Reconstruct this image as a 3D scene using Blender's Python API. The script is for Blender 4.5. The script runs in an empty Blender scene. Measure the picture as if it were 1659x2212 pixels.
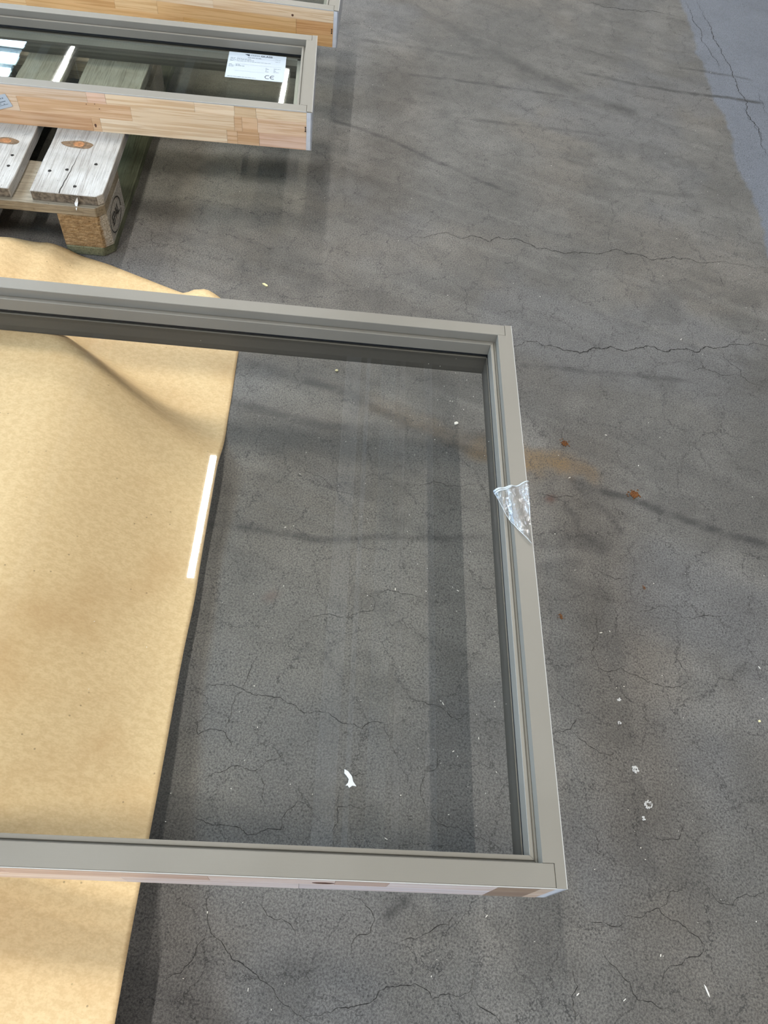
import bpy, bmesh, math, random
import numpy as np
from mathutils import Vector, Matrix
sc = bpy.context.scene
C = sc.collection
R = math.radians
rnd = random.Random(7)

# ------------------------------------------------------------------ camera
F_PX, IMG_W = 1595.6, 1659.0
cam_d = bpy.data.cameras.new('camera')
cam = bpy.data.objects.new('camera', cam_d)
C.objects.link(cam)
cam_d.sensor_fit = 'HORIZONTAL'
cam_d.sensor_width = 36.0
cam_d.lens = 36.0 * F_PX / IMG_W
cam_d.clip_start = 0.02
TILT, ROLL = R(33.309), R(10.898)
fw = Vector((0, math.sin(TILT), -math.cos(TILT)))
up = Vector((0, math.cos(TILT), math.sin(TILT)))
rt = Vector((1, 0, 0))
cr_ = rt * math.cos(ROLL) + up * math.sin(ROLL)
cu_ = -rt * math.sin(ROLL) + up * math.cos(ROLL)
m = Matrix((cr_, cu_, -fw)).transposed().to_4x4()
m.translation = Vector((0, 0, 1.134))
cam.matrix_world = m
sc.camera = cam

# ------------------------------------------------------------------ world and exposure
world = bpy.data.worlds.new('hall_world')
sc.world = world
world.use_nodes = True
world.node_tree.nodes['Background'].inputs[0].default_value = (0.55, 0.75, 1.0, 1)
world.node_tree.nodes['Background'].inputs[1].default_value = 0.6
sc.view_settings.view_transform = 'Standard'
sc.view_settings.look = 'None'
sc.view_settings.exposure = 0.80
sc.view_settings.gamma = 1
sc.view_settings.use_curve_mapping = False
try:
    sc.cycles.use_denoising = True
    sc.cycles.max_bounces = 6
    sc.cycles.diffuse_bounces = 2
    sc.cycles.adaptive_threshold = 0.04
    sc.cycles.transparent_max_bounces = 16
    sc.cycles.sample_clamp_indirect = 6
    sc.cycles.caustics_reflective = False
    sc.cycles.caustics_refractive = False
except Exception:
    pass
LAMP_STRENGTH = 250.0
SKY_STRENGTH = 12.0
DAY_STRENGTH = 2.0

# ------------------------------------------------------------------ helpers
def tag(o, label=None, cat=None, group=None, kind=None):
    if label: o['label'] = label
    if cat: o['category'] = cat
    if group: o['group'] = group
    if kind: o['kind'] = kind
    return o

def empty(name, loc, rz=0.0):
    o = bpy.data.objects.new(name, None)
    o.empty_display_size = 0.05
    o.location = loc
    o.rotation_euler = (0, 0, rz)
    C.objects.link(o)
    return o

def link(name, me, mat=None, parent=None, color=None):
    o = bpy.data.objects.new(name, me)
    C.objects.link(o)
    if mat and not me.materials: me.materials.append(mat)
    if parent: o.parent = parent
    if color: o.color = (*color, 1)
    return o

def pydata(name, verts, faces, mat=None, parent=None, smooth=False, color=None):
    me = bpy.data.meshes.new(name)
    me.from_pydata(verts, [], faces)
    me.validate(); me.update()
    if smooth:
        for pg in me.polygons: pg.use_smooth = True
    return link(name, me, mat, parent, color)

def frombm(name, bm, mat=None, parent=None, bevel=0.0, smooth=False, color=None, seg=1):
    bmesh.ops.recalc_face_normals(bm, faces=bm.faces)
    if bevel:
        es = [e for e in bm.edges if len(e.link_faces) == 2 and e.calc_face_angle(0) > 0.5]
        bmesh.ops.bevel(bm, geom=es, offset=bevel, segments=seg, affect='EDGES', profile=0.5)
    me = bpy.data.meshes.new(name)
    bm.to_mesh(me); bm.free()
    if smooth:
        for pg in me.polygons: pg.use_smooth = True
    return link(name, me, mat, parent, color)

def box(bm, x0, x1, y0, y1, z0, z1):
    v = [bm.verts.new((x, y, z)) for z in (z0, z1) for y in (y0, y1) for x in (x0, x1)]
    for f in ((0, 2, 3, 1), (4, 5, 7, 6), (0, 1, 5, 4), (2, 6, 7, 3), (0, 4, 6, 2), (1, 3, 7, 5)):
        bm.faces.new([v[i] for i in f])

def prism(bm, poly, z0, z1):
    a = [bm.verts.new((x, y, z0)) for x, y in poly]
    b = [bm.verts.new((x, y, z1)) for x, y in poly]
    n = len(poly)
    bm.faces.new(list(reversed(a))); bm.faces.new(b)
    for i in range(n):
        bm.faces.new([a[i], a[(i + 1) % n], b[(i + 1) % n], b[i]])

def sweep(bm, prof, origin, direc, inward, t0, t1, m0=0.0, m1=0.0):
    """profile of (w, z) swept along direc; w goes inward; m0/m1 = mitre"""
    A, B = [], []
    for w, z in prof:
        for t, lst in ((t0 + w * m0, A), (t1 - w * m1, B)):
            p = Vector(origin) + Vector(direc) * t + Vector(inward) * w
            lst.append(bm.verts.new((p.x, p.y, z)))
    n = len(prof)
    bm.faces.new(A); bm.faces.new(list(reversed(B)))
    for i in range(n):
        bm.faces.new([A[i], B[i], B[(i + 1) % n], A[(i + 1) % n]])

def text_mesh(name, body, size, mat, parent, mtx, align='LEFT', bold=0.0, sx=1.0):
    cu = bpy.data.curves.new(name + '_curve', 'FONT')
    cu.body = body; cu.size = size; cu.align_x = align; cu.align_y = 'CENTER'
    cu.offset = bold; cu.resolution_u = 3
    t = bpy.data.objects.new(name + '_tmp', cu)
    C.objects.link(t)
    dg = bpy.context.evaluated_depsgraph_get()
    me = bpy.data.meshes.new_from_object(t.evaluated_get(dg))
    bpy.data.objects.remove(t); bpy.data.curves.remove(cu)
    me.transform(Matrix.Scale(sx, 4, (1, 0, 0)))
    me.transform(mtx)
    me.materials.clear(); me.materials.append(mat)
    me.name = name
    return link(name, me, None, parent)

# ------------------------------------------------------------------ material helpers
class NT:
    def __init__(s, name):
        s.mat = bpy.data.materials.new(name); s.mat.use_nodes = True
        s.t = s.mat.node_tree; s.N = s.t.nodes; s.L = s.t.links
        s.b = s.N['Principled BSDF']; s.out = s.N['Material Output']
        s.tc = None; s.dim = '3D'
    def coord(s, which='Object'):
        if s.tc is None: s.tc = s.N.new('ShaderNodeTexCoord')
        return s.tc.outputs[which]
    def put(s, sock, v):
        if v is None: return
        if isinstance(v, (int, float)): sock.default_value = v
        elif isinstance(v, tuple): sock.default_value = v if len(v) != 3 or sock.type != 'RGBA' else (*v, 1)
        else: s.L.new(v, sock)
    def math(s, op, a, b=None, c=None, clamp=False):
        n = s.N.new('ShaderNodeMath'); n.operation = op; n.use_clamp = clamp
        for i, v in enumerate((a, b, c)): s.put(n.inputs[i], v)
        return n.outputs[0]
    def vmath(s, op, a, b=None, out=0):
        n = s.N.new('ShaderNodeVectorMath'); n.operation = op
        s.put(n.inputs[0], a); s.put(n.inputs[1], b)
        return n.outputs[out]
    def mapping(s, vec, scale=(1, 1, 1), loc=(0, 0, 0), rot=(0, 0, 0)):
        n = s.N.new('ShaderNodeMapping')
        s.L.new(vec, n.inputs[0])
        n.inputs['Location'].default_value = loc; n.inputs['Rotation'].default_value = rot
        n.inputs['Scale'].default_value = scale
        return n.outputs[0]
    def noise(s, vec, scale, detail=4, rough=0.55, dist=0.0, col=False):
        n = s.N.new('ShaderNodeTexNoise'); n.noise_dimensions = s.dim
        s.L.new(vec, n.inputs['Vector'])
        n.inputs['Scale'].default_value = scale; n.inputs['Detail'].default_value = detail
        n.inputs['Roughness'].default_value = rough; n.inputs['Distortion'].default_value = dist
        return n.outputs['Color' if col else 'Fac']
    def voro(s, vec, scale, feature='F1', out='Distance'):
        n = s.N.new('ShaderNodeTexVoronoi'); n.voronoi_dimensions = s.dim; n.feature = feature
        s.L.new(vec, n.inputs['Vector']); n.inputs['Scale'].default_value = scale
        return n.outputs[out]
    def ramp(s, fac, lo, hi, a=0.0, b=1.0, smooth=True):
        n = s.N.new('ShaderNodeMapRange'); n.interpolation_type = 'SMOOTHSTEP' if smooth else 'LINEAR'
        s.put(n.inputs['Value'], fac)
        n.inputs['From Min'].default_value = lo; n.inputs['From Max'].default_value = hi
        n.inputs['To Min'].default_value = a; n.inputs['To Max'].default_value = b
        return n.outputs[0]
    def mix(s, fac, a, b, mode='MIX'):
        n = s.N.new('ShaderNodeMix'); n.data_type = 'RGBA'; n.blend_type = mode
        s.put(n.inputs[0], fac); s.put(n.inputs[6], a); s.put(n.inputs[7], b)
        return n.outputs[2]
    def bump(s, h, strength=0.2, dist=0.002):
        n = s.N.new('ShaderNodeBump')
        n.inputs['Strength'].default_value = strength; n.inputs['Distance'].default_value = dist
        s.L.new(h, n.inputs['Height']); s.L.new(n.outputs[0], s.b.inputs['Normal'])
    def base(s, v): s.put(s.b.inputs['Base Color'], v)
    def rough(s, v): s.put(s.b.inputs['Roughness'], v)
    def spec(s, v): s.b.inputs['Specular IOR Level'].default_value = v

def plain(name, col, rough=0.6, spec=0.4, metallic=0.0, var=0.0, vscale=40):
    n = NT(name)
    if var:
        f = n.noise(n.coord(), vscale, 4)
        n.base(n.mix(n.ramp(f, 0.3, 0.7), tuple(c * (1 - var) for c in col), tuple(min(1, c * (1 + var)) for c in col)))
    else: n.base(tuple(col))
    n.rough(rough); n.spec(spec); n.b.inputs['Metallic'].default_value = metallic
    return n.mat

def rot2(x, y, a):
    return (x * math.cos(a) - y * math.sin(a), x * math.sin(a) + y * math.cos(a))
HALL = R(7.6)          # the hall's own axes
def hall(x, y, z=0.0):
    a = rot2(x, y, HALL); return Vector((a[0], a[1], z))

# ------------------------------------------------------------------ floor material
CRACKS = [[1.1,[[-0.0934,1.5159],[-0.0645,1.5444],[-0.0058,1.5724],[0.0214,1.5908],[0.0567,1.5749],[0.105,1.5964],[0.1312,1.5844],[0.1501,1.6122],[0.2007,1.6156],[0.244,1.5954],[0.2986,1.5987],[0.3198,1.5952],[0.3406,1.6094],[0.3998,1.6192],[0.4211,1.6336],[0.4404,1.6482],[0.4809,1.6436],[0.5152,1.6473],[0.5298,1.6384],[0.571,1.652],[0.5932,1.6653],[0.6409,1.6716],[0.6971,1.6737],[0.7718,1.6872],[0.8418,1.6959]]],[1.6,[[0.2042,1.2378],[0.2207,1.2433],[0.2366,1.2626],[0.2573,1.2671],[0.2746,1.2596],[0.3086,1.2618],[0.3428,1.2594],[0.3768,1.2659],[0.3995,1.2843],[0.4302,1.2975],[0.4569,1.2912],[0.4801,1.3007],[0.5116,1.3211],[0.531,1.3237],[0.5576,1.3146],[0.5856,1.3314],[0.6093,1.3378],[0.6302,1.3326],[0.6516,1.3563],[0.6812,1.3605],[0.7062,1.375],[0.7389,1.3872],[0.7682,1.4008],[0.8032,1.3991]]],[0.8,[[0.6811,1.3588],[0.6939,1.3297],[0.7079,1.3147],[0.7293,1.2992],[0.7265,1.2838],[0.7413,1.27],[0.7636,1.2666],[0.7816,1.2585]]],[0.6,[[0.6302,1.3326],[0.6363,1.3116],[0.6367,1.2826],[0.616,1.2703],[0.6036,1.2556]]],[0.6,[[0.6367,1.2826],[0.6626,1.2815],[0.6789,1.2728],[0.7044,1.2811],[0.7263,1.2827]]],[0.7,[[0.7121,1.6269],[0.714,1.6017],[0.7186,1.5841]]],[1.6,[[0.7733,3.2148],[0.7884,3.1228],[0.8052,3.0197],[0.8102,2.9534],[0.8216,2.8844],[0.8391,2.7781],[0.8524,2.6752],[0.8678,2.5717],[0.8779,2.4893],[0.8954,2.3953],[0.9007,2.3126],[0.9094,2.2611],[0.9181,2.1901]]],[1.1,[[0.727,3.1949],[0.7391,3.102],[0.7544,3.0141],[0.7686,2.9217],[0.7859,2.8343],[0.8095,2.7528],[0.813,2.7]]],[1.0,[[0.8746,2.4881],[0.8737,2.4518],[0.8903,2.4051],[0.9058,2.3534],[0.9024,2.3022]]],[1.0,[[0.9266,2.5998],[0.9348,2.5343],[0.9431,2.4769]]],[1.4,[[0.3446,3.0146],[0.4165,3.0118],[0.4705,3.0204],[0.5357,3.0338],[0.5608,3.0285],[0.5906,3.0514],[0.6412,3.0489],[0.6883,3.0489]]],[0.6,[[-0.1339,0.0978],[-0.129,0.0615],[-0.1132,0.0397],[-0.0855,0.0204],[-0.0572,0.011],[-0.0384,0.0017],[-0.0145,-0.0142],[0.0214,-0.0293],[0.0329,-0.0327]]],[0.5,[[-0.1132,0.0397],[-0.1318,0.027],[-0.1338,0.0094],[-0.1436,-0.0062],[-0.1614,-0.0182]]],[0.6,[[0.0214,-0.0293],[0.0445,-0.0197],[0.0782,-0.0069],[0.1245,0.0218],[0.153,0.0295],[0.1719,0.0264],[0.1805,0.017],[0.1942,0.0253],[0.2302,0.0357],[0.2315,0.0628]]],[0.6,[[0.2302,0.0357],[0.2429,0.0193],[0.2655,0.0123],[0.2734,0.0051]]],[0.5,[[0.1168,0.0714],[0.1568,0.0846],[0.1708,0.0946],[0.1928,0.104],[0.2026,0.1209]]],[0.5,[[-0.0657,0.0873],[-0.0511,0.0747],[-0.0321,0.0746],[-0.0094,0.0586]]],[0.5,[[0.0552,0.1165],[0.0802,0.107],[0.0918,0.0954],[0.089,0.0783],[0.0729,0.0723],[0.066,0.0485]]],[0.6,[[-0.249,0.3504],[-0.2221,0.3572],[-0.2168,0.3688],[-0.1883,0.3714],[-0.1634,0.3712],[-0.1377,0.3679],[-0.1029,0.3688],[-0.0779,0.3618],[-0.0643,0.3527],[-0.0425,0.3593],[-0.0184,0.3552],[0.0004,0.3477],[0.0299,0.3447],[0.0394,0.3567],[0.0638,0.3585],[0.0745,0.3361],[0.0841,0.3209],[0.0942,0.3006],[0.1091,0.2857],[0.1036,0.2752]]],[0.5,[[-0.1634,0.3712],[-0.161,0.4123],[-0.1535,0.4296]]],[0.5,[[-0.1634,0.3712],[-0.173,0.3373],[-0.1749,0.3081]]],[0.6,[[-0.24,0.3213],[-0.2232,0.3131],[-0.2105,0.29],[-0.1969,0.3011],[-0.1713,0.3004],[-0.153,0.2802]]],[0.6,[[-0.074,0.2951],[-0.0994,0.2725],[-0.1143,0.2548],[-0.1308,0.2544],[-0.1502,0.2548],[-0.1753,0.2368],[-0.1923,0.2206]]],[0.5,[[-0.1143,0.2548],[-0.0963,0.2383],[-0.0939,0.2179],[-0.0869,0.2115]]],[0.6,[[-0.1936,0.1896],[-0.1734,0.1757],[-0.1462,0.1732],[-0.1149,0.1751],[-0.1023,0.1675],[-0.081,0.1774],[-0.0584,0.1827],[-0.0439,0.2245],[-0.0355,0.2234],[-0.012,0.2149],[-0.0047,0.2061]]],[0.5,[[0.0021,0.2806],[0.0257,0.2742],[0.0523,0.2819]]],[0.5,[[0.001,0.1785],[0.0157,0.1848],[0.0162,0.2023],[0.0153,0.2275],[0.0333,0.2334],[0.0527,0.2318],[0.0706,0.2389]]],[0.6,[[0.0871,0.4078],[0.1171,0.4061],[0.1381,0.4042],[0.1567,0.3973],[0.1741,0.3872],[0.1941,0.4091]]],[0.5,[[0.1403,0.2503],[0.159,0.233],[0.1812,0.2294],[0.2147,0.2215],[0.2421,0.2176]]],[0.5,[[0.1405,0.3373],[0.1503,0.3278],[0.1512,0.3085],[0.1337,0.3011],[0.1417,0.2505]]],[0.5,[[0.3921,0.6387],[0.3909,0.5638],[0.4003,0.5204],[0.4188,0.5172],[0.4389,0.5282],[0.4507,0.5222],[0.4822,0.512],[0.5111,0.5095],[0.5434,0.5187],[0.5549,0.532],[0.5789,0.5313]]],[0.5,[[0.5549,0.532],[0.5454,0.5497],[0.533,0.567]]],[0.5,[[0.5517,0.6464],[0.5919,0.6579],[0.6262,0.6636]]],[0.5,[[0.2672,0.8435],[0.2971,0.8541],[0.3275,0.8557],[0.3548,0.8639],[0.3669,0.878]]],[0.5,[[0.3948,0.7158],[0.4206,0.7018],[0.432,0.6962],[0.455,0.7045]]],[0.4,[[0.4591,0.6407],[0.4844,0.6445],[0.5103,0.6592],[0.5438,0.6539],[0.5517,0.6464]]],[0.6,[[0.3315,0.4011],[0.3554,0.4069],[0.3647,0.4269],[0.3841,0.4319]]],[0.6,[[0.3554,0.4069],[0.3748,0.3928],[0.3963,0.3827],[0.4106,0.3784],[0.4296,0.3843]]],[0.6,[[0.4284,0.1661],[0.44,0.1568],[0.4613,0.1585],[0.469,0.1673],[0.4876,0.1751],[0.5051,0.1622],[0.5239,0.1579],[0.5382,0.1493],[0.5501,0.1403],[0.5427,0.1265],[0.5167,0.1116],[0.4999,0.1071],[0.4887,0.0914],[0.487,0.0774]]],[0.6,[[0.44,0.1568],[0.4323,0.1444],[0.4238,0.1412],[0.4028,0.1431],[0.3796,0.1392]]],[0.5,[[0.4876,0.1751],[0.4999,0.1858],[0.5039,0.1989],[0.527,0.2039]]],[0.6,[[0.4027,0.1159],[0.415,0.0968],[0.4312,0.0855],[0.4433,0.0789],[0.447,0.0659],[0.4529,0.0602],[0.4711,0.0614],[0.4849,0.0553],[0.503,0.0548]]],[0.6,[[0.3658,0.0852],[0.366,0.0749],[0.3723,0.0624],[0.3644,0.051],[0.3657,0.038],[0.3698,0.0288],[0.3689,0.0203]]],[0.5,[[0.5543,0.2183],[0.5685,0.2052],[0.5764,0.1969],[0.596,0.1973],[0.6082,0.21],[0.6306,0.2148],[0.6508,0.2251]]],[0.5,[[0.4798,0.2741],[0.4863,0.268],[0.5227,0.2734],[0.5282,0.2891],[0.5332,0.2964]]],[0.5,[[0.3807,0.2648],[0.3964,0.2634],[0.4008,0.2456],[0.3986,0.232],[0.4118,0.2273],[0.4206,0.2208]]],[0.5,[[-0.1787,0.8214],[-0.1177,0.7881],[-0.0914,0.771],[-0.0509,0.7782]]],[0.5,[[0.0271,0.8177],[0.065,0.8243],[0.0987,0.8346],[0.1522,0.8449],[0.1831,0.8498]]],[0.5,[[-0.0176,0.573],[0.0109,0.5694],[0.0147,0.5472],[-0.0357,0.5215],[-0.1063,0.5011]]],[0.5,[[0.0029,0.5754],[0.0498,0.5894],[0.0819,0.5865],[0.1029,0.5871]]]]
STREAKS = [[[-0.3301,1.9792],[-0.1809,1.9462],0.012,0.42],[[-0.1809,1.9462],[-0.03,1.8776],0.012,0.42],[[-0.03,1.8776],[0.1576,1.8051],0.012,0.42],[[-0.3319,2.4561],[-0.1009,2.4748],0.018,0.22],[[-0.1009,2.4748],[0.0126,2.4759],0.018,0.22],[[-0.2554,2.7559],[-0.0134,2.5995],0.05,0.2],[[-0.0134,2.5995],[0.1763,2.468],0.05,0.2],[[0.1763,2.468],[0.3545,2.3706],0.05,0.2],[[0.3545,2.3706],[0.5055,2.3213],0.05,0.2],[[-0.1688,2.3013],[0.0466,2.3291],0.01,0.3],[[0.0466,2.3291],[0.3271,2.3538],0.01,0.3],[[0.0642,2.1258],[0.3895,2.1687],0.012,0.22],[[0.2766,2.6853],[0.4551,2.6491],0.015,0.22],[[0.3673,2.5129],[0.5318,2.5048],0.014,0.4],[[0.5318,2.5048],[0.6817,2.5122],0.014,0.4],[[0.6817,2.5122],[0.8059,2.5306],0.014,0.4],[[0.8059,2.5306],[0.9221,2.5389],0.014,0.4],[[0.4085,1.9072],[0.6438,1.9472],0.018,0.18],[[0.2372,1.1844],[0.3475,1.2034],0.012,0.32],[[0.3475,1.2034],[0.4778,1.2174],0.012,0.32],[[0.4778,1.2174],[0.5907,1.2317],0.012,0.32],[[0.3418,0.9023],[0.3976,0.8908],0.016,0.4],[[0.3976,0.8908],[0.4716,0.8838],0.016,0.4],[[0.4716,0.8838],[0.5324,0.8683],0.016,0.4],[[0.5324,0.8683],[0.6077,0.8528],0.016,0.4],[[0.6077,0.8528],[0.6826,0.8412],0.016,0.4],[[0.6826,0.8412],[0.7421,0.8334],0.016,0.4],[[0.3545,0.8863],[0.4098,0.8473],0.008,0.35],[[0.4098,0.8473],[0.4396,0.8146],0.008,0.35],[[0.4396,0.8146],[0.4453,0.7948],0.008,0.35],[[0.3341,0.8371],[0.3586,0.8139],0.01,0.35],[[0.3586,0.8139],[0.3621,0.7829],0.01,0.35],[[0.3621,0.7829],[0.3976,0.7633],0.01,0.35],[[0.2807,0.7508],[0.3507,0.7597],0.03,0.25],[[0.3507,0.7597],[0.4211,0.7584],0.03,0.25],[[0.2948,0.6938],[0.3658,0.7226],0.02,0.25],[[-0.3088,1.0405],[-0.1191,1.0115],0.02,0.35],[[-0.1191,1.0115],[0.0331,0.9502],0.02,0.35],[[0.0331,0.9502],[0.1854,0.9222],0.02,0.35],[[-0.3469,0.934],[-0.1477,0.9172],0.02,0.3],[[-0.1477,0.9172],[0.0323,0.9561],0.02,0.3],[[0.0323,0.9561],[0.1817,0.9689],0.02,0.3],[[-0.2934,0.6536],[-0.0954,0.664],0.012,0.28],[[-0.0954,0.664],[0.1498,0.7241],0.012,0.28],[[0.1046,0.0972],[0.1212,0.1141],0.006,0.4],[[0.1212,0.1141],[0.135,0.1308],0.006,0.4],[[0.6618,2.6685],[0.766,2.6785],0.007,0.4],[[0.766,2.6785],[0.8998,2.6799],0.007,0.4]]
SAND = [[[0.1459,0.948],[0.2495,0.9377]],[[0.2498,0.9319],[0.343,0.9311]],[[0.3242,0.9382],[0.3989,0.9214]],[[-0.0487,0.9914],[0.1647,0.9467]]]
RUST = [[0.3003,0.8532],[0.3169,0.8429],[-0.1693,0.5407],[-0.1539,0.5264]]

def vnoise(x, y, scale, seed, octaves=4, rough=0.55):
    """value noise on world coordinates, numpy"""
    rs = np.random.RandomState(seed); tab = rs.rand(256, 256)
    tot = np.zeros_like(x); amp = 1.0; norm = 0.0; f = scale
    for o_ in range(octaves):
        X, Y = x * f + 17.3 * o_ + 60, y * f + 9.1 * o_ + 60
        xi, yi = np.floor(X).astype(int), np.floor(Y).astype(int); fx, fy = X - xi, Y - yi
        fx = fx * fx * (3 - 2 * fx); fy = fy * fy * (3 - 2 * fy)
        g = lambda i, j: tab[(xi + i) % 256, (yi + j) % 256]
        tot += amp * ((g(0, 0) * (1 - fx) + g(1, 0) * fx) * (1 - fy) + (g(0, 1) * (1 - fx) + g(1, 1) * fx) * fy)
        norm += amp; amp *= rough; f *= 2.03
    return tot / norm
def sstep(a, b, x):
    q = np.clip((x - a) / (b - a), 0, 1); return q * q * (3 - 2 * q)

def floor_colour(x, y):
    """broad wear of the concrete: mottling, rubber streaks, ochre sand, painted lane"""
    big = vnoise(x, y, 1.6, 1, 5, 0.6); mid = vnoise(x, y, 8.0, 2, 5, 0.6)
    f = sstep(0.34, 0.66, 0.5 * big + 0.5 * mid)[:, None]
    col = np.array((0.090, 0.084, 0.076)) * (1 - f) + np.array((0.142, 0.133, 0.121)) * f
    def mixin(mask, c):
        nonlocal col
        mask = np.clip(mask, 0, 1)[:, None]; col = col * (1 - mask) + np.array(c) * mask
    wm = vnoise(x + 3.1, y + 1.7, 2.4, 3, 4)
    mixin(sstep(0.50, 0.68, wm) * 0.30, (0.143, 0.118, 0.092))
    cool = vnoise(x + 8.1, y + 4.7, 3.0, 9, 4)
    mixin(sstep(0.52, 0.7, cool) * 0.5, (0.110, 0.108, 0.110))
    ca, sa = math.cos(R(-12)), math.sin(R(-12))
    u, v = x * ca + y * sa, -x * sa + y * ca
    mixin(sstep(0.50, 0.70, vnoise(u * 0.8, v * 12.0, 2.4, 4, 5, 0.62)) * 0.22, [c * 0.55 for c in (0.090, 0.084, 0.076)])
    mixin(sstep(0.58, 0.74, vnoise(u * 0.8 + 4, v * 11.0, 2.6, 5, 5, 0.62)) * 0.22, [c * 1.35 for c in (0.142, 0.133, 0.121)])
    mixin(sstep(0.60, 0.74, vnoise(x + 2, y + 6, 9, 6, 4, 0.6)) * 0.35, [c * 0.6 for c in (0.090, 0.084, 0.076)])
    wob = vnoise(x, y, 14, 7, 4, 0.6) - 0.5
    brk = 0.35 + 0.65 * sstep(0.3, 0.6, vnoise(x, y, 26, 8, 4, 0.65))
    # painted lane
    hv = x * math.cos(HALL) + y * math.sin(HALL)
    e = hv - 0.05 * vnoise(x, y, 9, 12, 4, 0.6) - 0.028 * y
    lane = sstep(1.006, 1.016, e)
    lc = (np.array((0.120, 0.128, 0.148))[None] * (0.88 + 0.3 * mid[:, None]))
    col = col * (1 - lane[:, None]) + lc * lane[:, None]
    def seg(a, b, w, amp=0.012):
        dx, dy = b[0] - a[0], b[1] - a[1]; L = math.hypot(dx, dy); dx /= L; dy /= L
        tt = (x - a[0]) * dx + (y - a[1]) * dy
        d = np.abs(-(x - a[0]) * dy + (y - a[1]) * dx + wob * amp)
        s_ = min(0.25 * L, 0.06)
        return (1 - sstep(0.2 * w, w, d)) * (1 - sstep(L / 2 - 0.01, L / 2 + s_, np.abs(tt - L / 2)))
    tot = np.zeros_like(x); patch = 0.4 + 1.1 * vnoise(x + 5, y, 6, 21, 3)
    for a, b, w, k in STREAKS: tot = np.maximum(tot, seg(a, b, max(w * 0.85, 0.0095)) * k * patch)
    mixin(np.minimum(tot * brk * 2.4, 0.8), (0.03, 0.029, 0.028))
    sand = np.zeros_like(x)
    for (a, b), w in zip(SAND, (0.036, 0.034, 0.024, 0.03)):
        sand = np.maximum(sand, seg(a, b, w * 1.3, 0.07) * {0.03: 0.25, 0.036: 0.55, 0.024: 0.6}.get(w, 1) * (0.55 + 0.45 * brk))
    rust = np.maximum(seg(RUST[0], RUST[1], 0.014, 0.02), 0.5 * seg(RUST[2], RUST[3], 0.02, 0.04))
    return np.clip(col, 0, 1), lane, sand, rust

def floor_material():
    n = NT('worn_concrete'); n.dim = '2D'
    P = n.coord()
    def attr(name, out='Fac'):
        a = n.N.new('ShaderNodeAttribute'); a.attribute_name = name; return a.outputs[out]
    base = attr('wear', 'Color')
    sep = n.N.new('ShaderNodeSeparateColor'); n.L.new(attr('marks', 'Color'), sep.inputs[0])
    lane, sand, rust = sep.outputs[0], sep.outputs[1], sep.outputs[2]
    fine = n.noise(P, 330.0, 3, 0.85)
    # grain
    col = n.mix(1.0, base, n.mix(n.ramp(fine, 0.33, 0.67), (0.58, 0.58, 0.58), (1.42, 1.42, 1.42)), 'MULTIPLY')
    sg = n.ramp(fine, 0.32, 0.62, 0.25, 1.0)
    col = n.mix(n.math('MULTIPLY', n.math('MULTIPLY', sand, sg), 0.95), col, (0.19, 0.115, 0.042))
    col = n.mix(n.math('MULTIPLY', rust, sg), col, (0.085, 0.03, 0.018))
    # hairline crazing and pits
    wn = n.noise(P, 24, 4, 0.72, col=True)
    wp = n.vmath('ADD', P, n.vmath('SCALE', n.vmath('SUBTRACT', wn, (0.5, 0.5, 0.5)), None))
    wp.node.inputs[1].links[0].from_node.inputs['Scale'].default_value = 0.060
    wsep = n.N.new('ShaderNodeSeparateColor'); n.L.new(wn, wsep.inputs[0])
    c1 = n.ramp(n.voro(wp, 9, 'DISTANCE_TO_EDGE'), 0.0, 0.016, 1.0, 0.0)
    c1 = n.math('MULTIPLY', c1, n.ramp(wsep.outputs[0], 0.38, 0.54, 0.15, 0.85))
    c2 = n.ramp(n.voro(wp, 34, 'DISTANCE_TO_EDGE'), 0.0, 0.030, 1.0, 0.0)
    c2 = n.math('MULTIPLY', c2, n.ramp(wsep.outputs[1], 0.46, 0.60, 0, 0.6))
    cr = n.math('MULTIPLY', n.math('MAXIMUM', c1, c2), n.math('SUBTRACT', 1.0, lane))
    col = n.mix(cr, col, (0.03, 0.028, 0.026))
    pv = n.voro(P, 120)
    pm = n.math('MULTIPLY', n.ramp(pv, 0.10, 0.22, 1, 0), n.ramp(wsep.outputs[2], 0.44, 0.56))
    col = n.mix(n.math('MULTIPLY', pm, 0.6), col, (0.03, 0.029, 0.028))
    n.base(col)
    n.rough(n.ramp(wsep.outputs[2], 0.3, 0.7, 0.46, 0.62)); n.spec(0.45)
    n.bump(n.math('SUBTRACT', fine, n.math('MULTIPLY', cr, 0.9)), 0.35, 0.0010)
    return n.mat

M_FLOOR = floor_material()
M_CRACK = plain('crack_dark', (0.030, 0.028, 0.026), 0.9, 0.1)

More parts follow.
